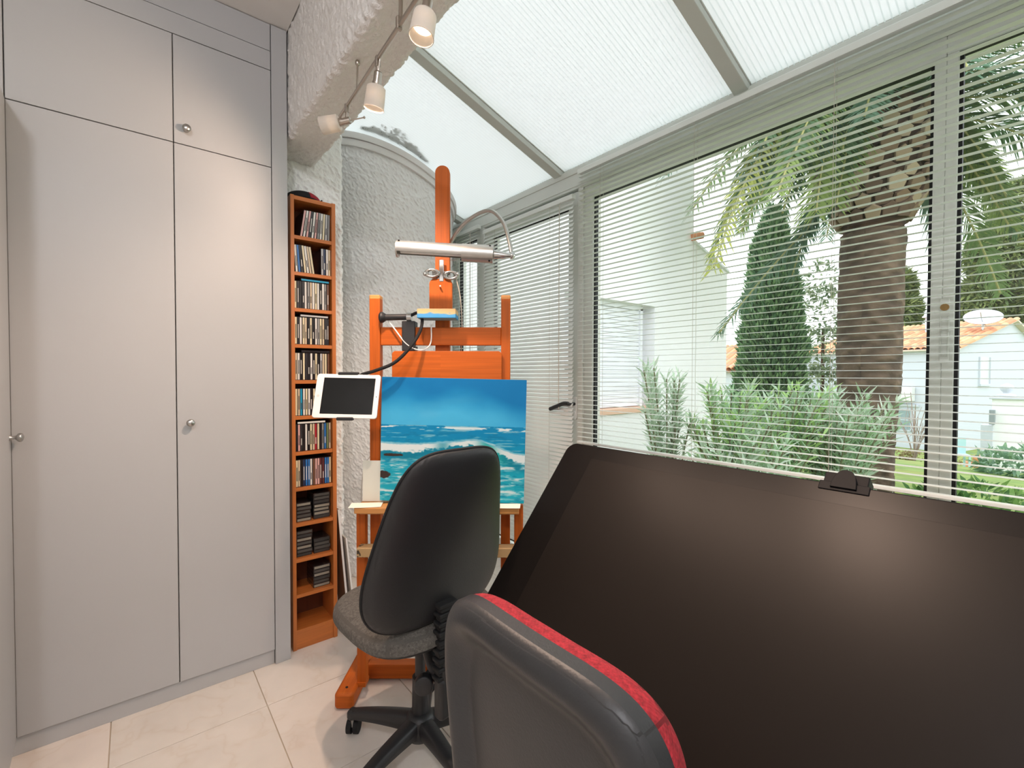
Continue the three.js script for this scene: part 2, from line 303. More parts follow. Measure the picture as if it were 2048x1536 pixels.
// ---------------------------------------------------------------- venetian blinds
function slatGeo(len, w = 0.025, tilt = 0) {
  const n = 6, pts = []; for (let i = 0; i <= n; i++) { const s = (i / n - 0.5) * w, c = 0.0021 * (1 - (2 * i / n - 1) ** 2); pts.push([s, c]); }
  const g = grid(n, 1, (u, v) => { const p = pts[Math.round(u * n)]; return [p[0], p[1], mix(len / 2, -len / 2, v)]; }, w, len);
  return g.rotateZ(tilt);
}
function blind(label, X, za, zb, yTop, yBot, pitch, tiltOf, cords, wand) {
  const t = thing('venetian_blind', label, 'blind', [X, yBot, (za + zb) / 2]), len = zb - za, H = yTop - yBot;
  obj('headrail', [bl(-0.014, 0.014, H - 0.026, H, -len / 2, len / 2, 0.002), bl(-0.017, -0.013, H - 0.028, H - 0.004, -len / 2, len / 2, 0.001)], M.slat, t);
  const cache = {};
  for (let y = H - 0.045, k = 0; y > 0.02; y -= pitch, k++) { const tl = Math.round(tiltOf(y + yBot) * 40) / 40; cache[tl] ??= slatGeo(len - 0.004, 0.025, tl); const s = meshOf('slat', cache[tl], M.slat, t); s.position.set(0, y, (hash(k, 3, 5) - 0.5) * 0.002); }
  obj('bottom_rail', bl(-0.0125, 0.0125, 0, 0.012, -len / 2, len / 2, 0.003), M.slat, t);
  for (const z of cords) obj('ladder_cord', [cyl(0.0008, 0.0008, [-0.0135, 0, z - (za + zb) / 2], [-0.0135, H - 0.02, z - (za + zb) / 2], 5), cyl(0.0008, 0.0008, [0.0135, 0, z - (za + zb) / 2], [0.0135, H - 0.02, z - (za + zb) / 2], 5)], M.cord, t);
  if (wand !== undefined) { obj('tilt_wand', [cyl(0.0025, 0.0025, [-0.026, H - 0.05, wand - (za + zb) / 2], [-0.026, Math.max(0.1, H - 1.2), wand - (za + zb) / 2], 8), cyl(0.0015, 0.0015, [-0.026, H - 0.05, wand - (za + zb) / 2], [-0.012, H - 0.015, wand - (za + zb) / 2], 6)], M.cord, t); }
  return t;
}
blind('wide white venetian blind with open slats across the big sliding windows', 1.878, -1.715, 1.04, 2.352, 0.872, 0.025, () => 0.02, [-1.56, -1.045, -0.535, -0.02, 0.5]);
blind('white venetian blind with half closed slats hanging on the glazed door', 1.897, -2.612, -1.772, 2.245, 0.14, 0.024, (y) => 1.0, [-2.48, -1.95], -1.86);
blind('narrow white venetian blind on the slim side window beside the round wall', 1.895, -3.02, -2.672, 2.30, 0.14, 0.024, (y) => 0.35, [-2.95, -2.78], -2.75);

// ---------------------------------------------------------------- built-in wardrobe
{
  const Z = -2.15, t = thing('wardrobe', 'pale grey built-in wardrobe with flat doors reaching the ceiling', 'wardrobe', [0, 0, Z]);
  const D = 0.02, g = 0.0016, yB = 0.062, yS = 2.11, yT = 2.512, yF = 2.592;
  const cols = [[-0.75, -0.306], [-0.306, 0.1245], [0.1245, 0.457]];
  obj('carcass', [bl(-0.76, -0.745, 0, CEIL - 0.002, -0.60, -D - 0.002), bl(0.44, 0.456, 0.05, CEIL - 0.002, -0.6, -D - 0.002), bl(-0.745, 0.44, 0, CEIL - 0.002, -0.605, -0.59), bl(-0.745, 0.44, 0.045, 0.06, -0.59, -D - 0.002), bl(-0.745, 0.44, yS - 0.008, yS + 0.008, -0.59, -D - 0.002), bl(-0.314, -0.298, 0.06, CEIL - 0.002, -0.59, -D - 0.002), bl(0.1165, 0.1325, 0.06, CEIL - 0.002, -0.59, -D - 0.002), bl(-0.745, 0.44, 2.505, 2.52, -0.59, -D - 0.002)], M.inside, t);
  const knob = (x, y, par, dir = [0, 0, 1], base) => obj('knob', along(lathe([[0, 0], [0.009, 0], [0.0095, 0.002], [0.0055, 0.005], [0.005, 0.012], [0.008, 0.0155], [0.0125, 0.019], [0.0142, 0.0235], [0.0130, 0.028], [0.008, 0.0312], [0, 0.0325]], 24), base ?? [x, y, 0], dir), M.knob, par);
  const door = (x0, x1, y0, y1) => obj('door', bl(x0 + g, x1 - g, y0 + g, y1 - g, -D, 0, 0.0015), M.cabinet, t);
  door(...cols[0], yS, yT); door(...cols[1], yS, yT); door(...cols[1], yB, yS);
  knob(0.164, 2.166, door(...cols[2], yS, yT)); knob(0.166, 1.056, door(...cols[2], yB, yS));
  obj('top_panel', bl(-0.76, 0.457 - g, yT + g, yF - g, -D, -0.0005, 0.0012), M.cabinet, t);
  obj('top_panel', bl(-0.76, 0.457 - g, yF + g, CEIL - 0.003, -D, -0.003, 0.0012), M.cabinet, t);
  obj('plinth', bl(-0.76, 0.457 - g, 0.0, yB - 0.003, -D - 0.012, -0.010, 0.001), M.cabinet, t);
  obj('side_post', bl(0.457 + g * 0.6, 0.518, 0, CEIL - 0.004, -0.13, 0.002, 0.002), M.cabinet, t);
  // the door at the left stands open, its outer face turned to the room
  const leaf = obj('door', bl(-0.445, 0, yB, yS - g, -D, 0, 0.0015).rotateY(Math.PI / 2 + 0.04).translate(-0.3045, 0, 0.0035), M.cabinet, t);
  knob(0, 0, leaf, [1, 0, 0.04], [-0.3035, 1.04, 0.034]);
}
// ---------------------------------------------------------------- CD rack
const RX0 = 0.540, RX1 = 0.735, RZ = -2.195, RD = 0.165, RIN0 = 0.556, RIN1 = 0.717;
const shelfY = (k) => 1.852 - 0.161 * (k - 1);               // centre of shelf k, 1 = under the topmost compartment
{
  const t = thing('cd_rack', 'tall narrow orange-brown wooden CD rack between wardrobe and rough wall', 'rack', [RX0, 0, RZ]);
  const w = RX1 - RX0;
  obj('side_panel', bl(0, 0.0155, 0, 2.036, -RD, 0, 0.0012), M.rackWood, t, false, 1);
  obj('side_panel', bl(w - 0.0175, w, 0, 2.036, -RD, 0, 0.0012), M.rackWood, t, false, 1);
  obj('top_board', bl(0.0156, w - 0.0176, 2.016, 2.034, -RD, -0.001, 0.001), M.rackWood, t, false, 0);
  obj('back_panel', bl(0.0156, w - 0.0176, 0.01, 2.0155, -RD, -RD + 0.004), M.rackBack, t, false, 1);
  for (let k = 1; k <= 12; k++) obj('shelf', bl(0.0156, w - 0.0176, shelfY(k) - 0.008, shelfY(k) + 0.008, -RD + 0.0042, -0.002, 0.001), M.rackWood, t, false, 0);
  obj('plinth', bl(0.0156, w - 0.0176, 0, shelfY(12) - 0.0085, -0.02, -0.004, 0.001), M.rackWood, t, false, 0);
}
const ord = ['zeroth', 'first', 'second', 'third', 'fourth', 'fifth', 'sixth', 'seventh', 'eighth', 'ninth', 'tenth', 'eleventh', 'twelfth', 'thirteenth', 'fourteenth', 'fifteenth', 'sixteenth'];
{
  const hex = { black: '#17161a', charcoal: '#2b2a2e', white: '#dcd8d0', cream: '#d8cba8', grey: '#8d8b88', silver: '#b5b4b4', blue: '#2a6cae', navy: '#22304f', teal: '#1c90b4', red: '#a82530', maroon: '#5c2528', pink: '#d3a39c', brown: '#6e4b38', beige: '#c8b598', green: '#6b7a52' };
  const spineMat = {}; for (const k in hex) spineMat[k] = phy({ color: hex[k], roughness: 0.35, clearcoat: 0.5, clearcoatRoughness: 0.15 });
  const caseMat = phy({ color: '#202024', roughness: 0.2, clearcoat: 0.6, clearcoatRoughness: 0.1 });
  const inkMat = std({ color: '#2b2929', roughness: 0.6 }), inkPale = std({ color: '#cfcac0', roughness: 0.6 });
  const TH = 0.0102, HH = 0.1235, DD = 0.138;
  const caseGeo = triUV(bl(-TH / 2, TH / 2, 0, HH, -DD, -0.0005, 0.0006, 1).toNonIndexed()), spineGeo = triUV(bl(-TH / 2 + 0.0013, TH / 2 - 0.0013, 0.002, HH - 0.002, -0.004, 0.0004).toNonIndexed());
  const printGeo = [0.045, 0.062, 0.03].map((h) => triUV(bl(-0.0016, 0.0016, 0.028, 0.028 + h, -0.002, 0.0006).toNonIndexed()));
  const rows = {
    1: ['pink', 'white', 'pink', 'charcoal', 'white', 'pink', 'grey', 'white', 'cream', 'silver', 'grey'],
    2: ['white', 'blue', 'black', 'cream', 'white', 'beige', 'cream', 'silver', 'navy', 'white', 'cream'],
    3: ['cream', 'charcoal', 'black', 'charcoal', 'white', 'grey', 'beige', 'white', 'cream', 'white', 'black', 'white', 'grey', 'brown'],
    4: ['cream', 'black', 'white', 'cream', 'beige', 'black', 'cream', 'black', 'white', 'grey', 'cream', 'beige', 'charcoal', 'charcoal'],
    5: ['beige', 'white', 'black', 'cream', 'charcoal', 'black', 'white', 'black', 'cream', 'black', 'silver', 'beige', 'cream', 'brown'],
    6: ['cream', 'beige', 'teal', 'white', 'cream', 'white', 'black', 'cream', 'white', 'black', 'beige', 'white', 'charcoal'],
    7: ['black', 'pink', 'charcoal', 'black', 'white', 'black', 'cream', 'beige', 'red', 'cream', 'black', 'grey', 'blue', 'green', 'beige'],
    8: ['cream', 'beige', 'black', 'navy', 'blue', 'blue', 'white', 'brown', 'pink', 'pink', 'maroon', 'maroon', 'blue', 'blue', 'cream'],
  };
  for (let k = 1; k <= 8; k++) {
    const row = rows[k], y = shelfY(k) + 0.008; let x = RIN0 + 0.0015; const step = Math.min(0.0108, (RIN1 - RIN0 - 0.004) / row.length);
    const lean1 = row.map((_, i) => -(0.02 + 0.013 * (row.length - 1 - i))), at1 = []; { let q = RIN1 - 0.0065 - 0.0025; for (let i = row.length - 1; i >= 0; i--) { at1[i] = q; if (i) q -= 0.0104 + (lean1[i] - lean1[i - 1]) * HH; } }
    const lean2 = [0, 1, 2, 3, 4, 5, 6].map((i) => 0.06 + 0.013 * i), at2 = []; { let q = RIN0 + 0.0055 + lean2[0] * HH; for (let i = 0; i < 7; i++) { at2[i] = q; q += 0.0104 + 0.013 * HH; } }
    row.forEach((col, i) => {
      const lab = `${col === 'maroon' ? 'dark red' : col} spined CD case, ${ord[i + 1]} from left on ${ord[k]} shelf from rack top`;
      let px, lean = 0, dy = 0;
      if (k === 1) { px = at1[i]; lean = lean1[i]; }
      else if (k === 2 && i < 7) { px = at2[i]; lean = lean2[i]; }
      else if (k === 2) { px = RIN1 - 0.006 - (row.length - 1 - i) * 0.0108; }
      else px = x + step / 2 + i * step;
      const t = thing('cd_case', lab, 'CD', [px, y + Math.abs(Math.sin(lean)) * TH * 0.5 + 0.0004, RZ - 0.012 - hash(i, k, 8) * 0.006], 0, 'CD cases in the wooden rack');
      t.rotation.z = lean;
      meshOf('case', caseGeo, caseMat, t); const s = meshOf('spine', spineGeo, spineMat[col], t);
      if (hash(i, k, 2) > 0.25) meshOf('print', printGeo[Math.floor(hash(i, k, 4) * 3)], ['black', 'charcoal', 'navy', 'maroon', 'brown', 'blue', 'red'].includes(col) ? inkPale : inkMat, s);
    });
  }
  const lying = (k, col, x, w, n, lab) => { const t = thing('cd_case', lab, 'CD', [x + HH / 2, shelfY(k) + 0.008 + HH + 0.0014 + n * (TH + 0.0004) + TH / 2, RZ - 0.010], 0, 'CD cases in the wooden rack'); const a = meshOf('case', caseGeo, caseMat, t), b = meshOf('spine', spineGeo, spineMat[col], t); for (const m of [a, b]) { m.rotation.z = Math.PI / 2; m.position.x = HH / 2; } t.rotation.z = 0; return t; };
  lying(3, 'teal', 0.585, 0.12, 0, 'bright teal CD case lying flat on the third row of CDs');
  lying(4, 'silver', 0.580, 0.12, 0, 'silver grey CD case lying flat on the fourth row of CDs');
  lying(5, 'black', 0.585, 0.12, 0, 'black CD case lying flat on the fifth row of CDs');
  lying(7, 'white', 0.565, 0.12, 0, 'white edged CD case lying flat on the seventh row of CDs');
  // cassette boxes and dark plastic boxes on the lower shelves
  const tapeBody = phy({ color: '#2a2727', roughness: 0.22, clearcoat: 0.7, clearcoatRoughness: 0.1 }), tapeCol = [std({ color: '#4a4641', roughness: 0.6 }), std({ color: '#8a8375', roughness: 0.6 }), std({ color: '#33312f', roughness: 0.6 })];
  const tape = (k, x, n, w, hgt, z, lab, colr, turn = 0) => {
    const t = thing('cassette_box', lab, 'cassette', [x + w / 2, shelfY(k) + 0.0082 + n * (hgt + 0.0006), RZ - 0.02 - z], turn, 'cassette boxes on the lower shelves');
    obj('case', bl(-w / 2, w / 2, 0, hgt, -0.105, 0, 0.001, 1), tapeBody, t); obj('inlay', bl(-w / 2 + 0.004, w / 2 - 0.004, 0.003, hgt - 0.003, -0.01, 0.0005), tapeCol[colr], t);
  };
  [[9, 0.561, 5, 0.066, 0.0165, 'left'], [9, 0.636, 7, 0.074, 0.0165, 'right'], [10, 0.561, 7, 0.070, 0.0165, 'left'], [10, 0.637, 4, 0.074, 0.0165, 'right'], [11, 0.634, 6, 0.076, 0.0165, 'right']].forEach(([k, x, n, w, h, side], q) => {
    for (let i = 0; i < n; i++) tape(k, x, i, w - hash(i, k, 3) * 0.003, h, hash(i, k, 6) * 0.006, `dark cassette box, ${ord[i + 1]} from bottom of ${side} stack on ${ord[k]} rack shelf`, Math.floor(hash(i, q, 9) * 3));
  });
}
{ // cap on the rack
  const t = thing('cap', 'black and red cap lying on top of the wooden CD rack', 'cap', [0.615, 2.036, -2.275]);
  const blackC = std({ color: '#171518', roughness: 0.9, map: T.fabric }), redC = std({ color: '#b4182c', roughness: 0.85, map: T.fabric });
  const dome = new THREE.SphereGeometry(1, 36, 12, 0, Math.PI * 2, 0, Math.PI / 2).scale(0.078, 0.046, 0.074).translate(-0.002, 0.002, 0);
  const domeMesh = obj('crown', dome, blackC, t);
  obj('band', new THREE.TorusGeometry(0.074, 0.004, 8, 40).rotateX(Math.PI / 2).scale(1.03, 1, 0.98).translate(-0.002, 0.004, 0), blackC, t);
  const pan = []; for (const a of [-0.5, 0.5]) pan.push(new THREE.SphereGeometry(1, 10, 10, a - 0.35 + Math.PI, 0.6, 0.55, 0.95).scale(0.0795, 0.0475, 0.0755).translate(-0.002, 0.002, 0));
  obj('red_panel', new THREE.SphereGeometry(1, 16, 10, 1.75, 1.25, 0.7, 0.85).scale(0.0795, 0.0475, 0.0755).translate(-0.002, 0.002, 0), redC, t);
  obj('strap', [bc(0.006, 0.022, 0.022, 0.077, 0.014, 0.012, 0.002)], blackC, t);
}
// boards leaning against the wall beside the rack
{
  const mk = (x, w, h, d, mat, lab, lean, z) => { const t = thing('leaning_board', lab, 'board', [x, 0.0, z]); const b = obj('panel', bl(-d / 2, d / 2, 0, h, -w, 0, 0.001), mat, t); b.rotation.z = lean; const e = obj('edge_strip', bl(-d / 2 - 0.0004, d / 2 + 0.0004, 0, h, -0.004, 0.001), M.white, t); e.rotation.z = lean; };
  mk(0.800, 0.13, 0.60, 0.008, std({ color: '#7a5638', roughness: 0.8 }), 'thin brown board leaning beside the CD rack, nearer the rack', 0.085, -2.215);
  mk(0.826, 0.13, 0.46, 0.006, std({ color: '#c9c0b2', roughness: 0.8 }), 'thin pale board leaning beside the CD rack, nearer the easel', 0.10, -2.20);
}

// ---------------------------------------------------------------- studio easel. Its frame stands square to the lens axis' compass direction
const YAW = 39.388 * R;
const EB = V3(Math.sin(YAW) * 1.8 - 0.2736 * Math.cos(YAW), 0, -Math.cos(YAW) * 1.8 - 0.2736 * Math.sin(YAW));
const eIn = (x, y, z) => { const v = V3(x, y, z).applyAxisAngle(V3(0, 1, 0), -YAW).add(EB); return [v.x, v.y, v.z]; };    // easel axes to room
{
  const t = thing('studio_easel', 'orange-brown wooden H-frame studio easel holding a seascape canvas', 'easel', [EB.x, 0, EB.z], -YAW);
  const wood = M.beech;
  obj('mast', extr(rrect(0.056, 1.42, [0.027, 0.027, 0, 0], -0.028, 0), 0.028, 0.002).translate(0.001, 0.635, -0.034), wood, t, false, 1);
  const post = (x, w) => { const p = obj('post', bl(x - w / 2, x + w / 2, 0.28, 1.548, -0.02, 0.022, 0.004), wood, t, false, 1); obj('post_cap', bl(x - w / 2 - 0.0003, x + w / 2 + 0.0003, 1.53, 1.5486, -0.0203, 0.0223, 0.005), M.beechPale, p); };
  post(-0.256, 0.041); post(0.249, 0.036);
  obj('crossbar', bl(-0.235, 0.231, 1.355, 1.425, -0.006, 0.016, 0.003), wood, t, false, 0);
  obj('crossbar', bl(-0.235, 0.231, 0.31, 0.38, -0.012, 0.010, 0.003), wood, t, false, 0);
  obj('backing_panel', extr(rrect(0.420, 0.62, [0.014, 0.014, 0.004, 0.004], -0.186, 0.712), 0.012, 0.0015).translate(0, 0, 0.024), wood, t, false, 0);
  const hold = obj('canvas_holder', extr(rrect(0.088, 0.125, [0.022, 0.022, 0.002, 0.002], -0.046, 1.487), 0.022, 0.002).translate(0, 0, -0.004), M.beech, t, false, 1);
  obj('peg', [cyl(0.0035, 0.003, [-0.003, 1.575, 0.016], [-0.001, 1.580, 0.036], 10)], M.nickel, hold);
  const paintBlue = std({ color: '#2f7fae', roughness: 0.75, map: tex(128, 64, (u, v) => { const n = fbm(u * 6, v * 5, 201, 4), s = sst(0.35, 0.6, v * 0.9 + (n - 0.5) * 0.5); return [mix(0.86, 0.28, s) + 0.1 * (n - 0.5), mix(0.72, 0.60, s), mix(0.52, 0.82, s)]; }, true), });
  paintBlue.color.set('#ffffff');
  const ledgeGeo = bl(-0.080, 0.064, 1.452, 1.487, 0.0, 0.085, 0.003); 
  { const g = join(ledgeGeo), p = g.attributes.position, uv = g.attributes.uv; for (let i = 0; i < p.count; i++) uv.setXY(i, (p.getX(i) + 0.08) / 0.144, (1.487 - p.getY(i)) / 0.035); obj('paint_stained_ledge', g, paintBlue, t, true); }
  // lower frame: outer uprights, canvas ledge, tool ledge, base
  for (const s of [-1, 1]) {
    obj('upright', bl(s * 0.300 - 0.017, s * 0.300 + 0.017, 0.064, 0.745, 0.026, 0.060, 0.003), wood, t, false, 1);
    obj('base_runner', [bl(s * 0.345 - 0.036, s * 0.345 + 0.036, 0.004, 0.066, -0.42, 0.125, 0.014, 4)], wood, t, false, 2);
    obj('foot_bracket', bl(s * 0.300 - 0.017, s * 0.300 + 0.017, 0.05, 0.066, 0.02, 0.066), wood, t);
    obj('screw', cyl(0.005, 0.005, [s * 0.345, 0.06, 0.09], [s * 0.345, 0.0675, 0.09], 12), M.rubber, t);
  }
  obj('base_crossbar', bl(-0.31, 0.31, 0.008, 0.066, -0.09, -0.045, 0.003), wood, t, false, 0);
  obj('rear_strut', [bl(-0.03, 0.03, 0.0, 1.05, -0.015, 0.015, 0.003).rotateX(0.30).translate(0, 0.05, -0.36), bl(-0.31, 0.31, 0.01, 0.064, -0.40, -0.355, 0.003)], wood, t, false, 1);
  obj('canvas_ledge', [bl(-0.30, 0.30, 0.735, 0.757, 0.024, 0.135, 0.003), bl(-0.30, 0.30, 0.715, 0.736, 0.04, 0.075, 0.002)], M.beechPale, t, false, 0);
  const speck = std({ color: '#ffffff', roughness: 0.8, map: tex(128, 128, (u, v) => { const n = fbm(u * 9, v * 9, 231, 3); const d = n > 0.62 ? 0.35 : 1; return [0.70 * d, 0.58 * d, 0.41 * d]; }, true, [6, 6]) });
  obj('tool_ledge', [bl(-0.30, 0.30, 0.565, 0.60, 0.061, 0.11, 0.003)], speck, t, false, 0);
}
// the painting on the easel
{
  const W = 0.541, H = 0.464;
  const paint = (u, v) => {                                       // u right, v down
    const n1 = fbm(u * 5, v * 9, 301, 4), n2 = fbm(u * 14, v * 60, 305, 4), n3 = fbm(u * 40, v * 46, 309, 3), nb = fbm(u * 3, v * 3, 313, 3);
    const col = (a) => a; let c;
    const hz = 0.382;
    if (v < hz) {                                                 // painted sky
      const k = sst(0.02, 0.36, v + (nb - 0.5) * 0.30), right = sst(0.62, 1.0, u + (nb - 0.5) * 0.2) * (1 - k * 0.5);
      const deep = [0.03, 0.47, 0.72], pale = [0.28, 0.71, 0.90];
      c = deep.map((d, i) => mix(d, pale[i], clamp(k * 0.9 + 0.22 * (n1 - 0.5) + sst(0.12, 0.3, v) * 0.12 - right * 0.45)));
      const cloud = sst(0.54, 0.72, fbm(u * 3.2, v * 7, 317, 3)) * 0.12 * sst(0.1, 0.2, v); c = c.map((x, i) => mix(x, [0.5, 0.72, 0.84][i], cloud));
    } else {                                                      // painted sea
      const d = (v - hz) / (1 - hz);
      const far = [0.03, 0.53, 0.74], near = [0.10, 0.67, 0.77];
      c = far.map((a, i) => mix(a, near[i], sst(0, 0.7, d)));
      const st = sst(0.50, 0.66, n2) * 0.45; c = c.map((x, i) => mix(x, [0.02, 0.42, 0.58][i], st * 0.7));
      const hl = sst(0.60, 0.70, fbm(u * 9, v * 85, 321, 4)); c = c.map((x, i) => mix(x, [0.70, 0.86, 0.90][i], hl * 0.55));
      const white = (a) => { c = c.map((x, i) => mix(x, [0.90, 0.94, 0.945][i], clamp(a))); };
      // distant white caps
      white(sst(0.50, 0.60, n2 + 0.22 * Math.exp(-(((u - 0.55) / 0.12) ** 2))) * Math.exp(-(((v - 0.402) / 0.018) ** 2)) * 0.95);
      white(sst(0.55, 0.66, n2) * Math.exp(-(((v - 0.41) / 0.02) ** 2)) * (u > 0.75 || u < 0.2 ? 0.7 : 0.2));
      // breaking wave: crest line
      const crest = 0.525 + 0.012 * Math.sin(u * 9) - 0.028 * Math.exp(-(((u - 0.66) / 0.10) ** 2)) + 0.075 * sst(0.74, 1.0, u) + (n3 - 0.5) * 0.012;
      const foamH = 0.035 + 0.03 * fbm(u * 8, 2, 331, 3) + (u < 0.30 ? 0.02 : 0) + 0.025 * sst(0.8, 0.95, u);
      const face = sst(crest, crest + 0.02, v) * (1 - sst(crest + 0.10, crest + 0.17, v));
      const green = Math.exp(-(((u - 0.76) / 0.10) ** 2));
      c = c.map((x, i) => mix(x, mix([0.05, 0.50, 0.61][i], [0.12, 0.67, 0.62][i], green), face * 0.85));
      const curl = sst(0.0, 0.012, v - crest) * (1 - sst(foamH * 0.7, foamH, v - crest + (n3 - 0.5) * 0.06 + (n2 - 0.5) * 0.03));
      white(curl * (1 - 0.85 * Math.exp(-(((u - 0.74) / 0.065) ** 2)) - 0.6 * Math.exp(-(((u - 0.43) / 0.05) ** 2))) * 0.97);
      white(Math.exp(-(((v - crest) / 0.008) ** 2)) * 0.55);
      // lower foam lines
      for (const [y, a, w] of [[0.665, 0.5, 0.014], [0.735, 0.95, 0.017], [0.80, 0.9, 0.018], [0.865, 0.55, 0.012], [0.925, 0.95, 0.016], [0.965, 0.4, 0.01]]) { const yy = y + 0.014 * Math.sin(u * 7 + y * 40) + (fbm(u * 6, y * 9, 341, 3) - 0.5) * 0.03; white(a * Math.exp(-(((v - yy) / w) ** 2)) * sst(0.30, 0.58, fbm(u * 20, v * 60, 345, 3))); }
      white(sst(0.58, 0.68, fbm(u * 12, v * 45, 349, 4)) * sst(0.6, 0.7, v) * 0.55);
      // rocks at the left
      const rock = Math.exp(-(((u - 0.085) / 0.075) ** 4)) * Math.exp(-(((v - 0.628) / 0.014) ** 2)) + Math.exp(-(((u - 0.02) / 0.06) ** 2)) * Math.exp(-(((v - 0.79) / 0.035) ** 2));
      c = c.map((x, i) => mix(x, [0.24, 0.19, 0.17][i], sst(0.42, 0.58, rock + (n3 - 0.5) * 0.5)));
    }
    return c;
  };
  const map = tex(1024, 864, (u, v) => paint(u, 1 - v), true); map.wrapS = map.wrapT = THREE.ClampToEdgeWrapping;
  const canvasMat = phy({ color: '#f4f4f4', map, roughness: 0.5, specularIntensity: 0.5 });
  const p = eIn(0.0, 0.758, 0.062), t = thing('seascape_painting', 'unframed seascape canvas with blue sky and breaking wave on the easel', 'painting', p, -YAW);
  const bar = 0.018, x0 = -0.222, tilt = -0.021;
  const face = new THREE.PlaneGeometry(W - 0.001, H - 0.001).translate(x0 + W / 2, H / 2 + 0.007, bar + 0.0006);
  const body = obj('stretched_canvas', bl(x0, x0 + W, 0.007, H + 0.007, 0, bar, 0.002), std({ color: '#2c87b0', roughness: 0.7 }), t); body.rotation.z = tilt;
  const f = obj('painted_surface', face, canvasMat, t, true); f.rotation.z = tilt;
}

{
  const sheet = (lx, lz, w, d, rot, lab) => { const t = thing('paper_sheet', lab, 'paper', eIn(lx, 0.7574, lz), -YAW + rot); obj('sheet', grid(8, 4, (u, v) => [(u - 0.5) * w, 0.0006 + 0.004 * (u - 0.5) ** 2 + 0.002 * v, (0.5 - v) * d]), M.paper, t); };
  sheet(-0.265, 0.105, 0.115, 0.06, 0.12, 'pale paper scrap on the left end of the easel ledge under the card');
  sheet(0.235, 0.112, 0.14, 0.055, -0.06, 'pale paper scrap on the right end of the easel ledge below the canvas');
  const t = thing('white_card', 'blank off-white card standing on the easel ledge left of the canvas', 'card', eIn(-0.243, 0.7585, 0.052), -YAW);
  obj('card', bl(-0.052, 0.052, 0, 0.155, -0.002, 0.0, 0.0005), M.paper, t).rotation.x = -0.03;
}
// ---------------------------------------------------------------- lamp clamped to the easel mast
{
  const t = thing('easel_lamp', 'silver tubular picture lamp on a gooseneck clamped to the easel mast', 'lamp', eIn(0, 1.60, 0), -YAW);
  const y = (v) => v - 1.60, A = [-0.126, y(1.681), 0.18], B = [0.207, y(1.662), 0.18];
  const dir = V3(B[0] - A[0], B[1] - A[1], 0).normalize(), L = Math.hypot(B[0] - A[0], B[1] - A[1]), ang = Math.atan2(dir.y, dir.x);
  const put = (g) => g.rotateZ(ang).translate(...A);
  // reflector: open half tube
  const arc = (r, a0, a1, x0, x1, n = 28) => grid(n, 1, (u, v) => { const q = mix(a0, a1, u); return [mix(x0, x1, v), r * Math.sin(q), r * Math.cos(q)]; });
  const refl = obj('reflector', [put(arc(0.0295, -0.45, Math.PI + 0.45, 0, 0.235)), put(arc(0.0285, Math.PI + 0.45, -0.45, 0, 0.235)), put(cyl(0.0298, 0.0298, [-0.003, 0, 0], [0.002, 0, 0], 28))], M.steel, t);
  obj('glass_cover', put(arc(0.0292, -0.45, -Math.PI + 0.45, 0.004, 0.235)), M.clear, t);
  obj('tube_bulb', put(cyl(0.008, 0.008, [0.01, -0.006, 0], [0.235, -0.006, 0], 14)), M.white, t);
  obj('housing', put(cyl(0.0312, 0.0312, [0.225, 0, 0], [L, 0, 0], 28)), M.steel, t);
  for (const [x, q] of [[0.006, 0.9], [0.322, 0.9], [0.322, -1.0]]) obj('screw', put(cyl(0.0035, 0.0035, [x, 0.030 * Math.sin(q), 0.030 * Math.cos(q)], [x, 0.033 * Math.sin(q), 0.033 * Math.cos(q)], 8)), M.rubber, refl);
  obj('end_cone', put(lathe([[0, 0], [0.017, 0], [0.008, 0.062], [0, 0.064]], 20).rotateZ(-Math.PI / 2).translate(L, 0, 0)), M.chrome, t);
  obj('joint', new THREE.SphereGeometry(0.0125, 16, 12).translate(0.272, y(1.660), 0.175), M.chrome, t);
  const gp = [[0.272, y(1.665), 0.172], [0.262, y(1.72), 0.15], [0.238, y(1.80), 0.11], [0.190, y(1.855), 0.065], [0.130, y(1.850), 0.025], [0.07, y(1.815), -0.015], [0.028, y(1.765), -0.045], [0.008, y(1.70), -0.052], [0.003, y(1.645), -0.05]];
  const gc = new THREE.CatmullRomCurve3(gp.map((p) => V3(...p))), rings = [new THREE.TubeGeometry(gc, 60, 0.0072, 10)];
  obj('gooseneck', rings, M.steel, t);
  const cl = obj('clamp', [bl(-0.034, 0.036, y(1.605), y(1.642), 0.001, 0.012, 0.003), bl(-0.034, 0.036, y(1.605), y(1.642), -0.062, -0.036, 0.003), bl(0.031, 0.037, y(1.605), y(1.642), -0.06, 0.01), bl(-0.036, -0.03, y(1.605), y(1.642), -0.06, 0.01), bl(-0.008, 0.010, y(1.60), y(1.685), 0.012, 0.020, 0.003)], M.chrome, t);
  for (const s of [-1, 1]) { const w = obj('wing_screw', [new THREE.TorusGeometry(0.017, 0.0065, 10, 24).scale(1.35, 0.8, 1).translate(s * 0.036 + 0.002, y(1.627) + (s > 0 ? -0.004 : 0.004), 0.024), new THREE.SphereGeometry(0.008, 12, 8).translate(s * 0.062 + 0.002, y(1.627), 0.026)], M.chrome, cl); }
}
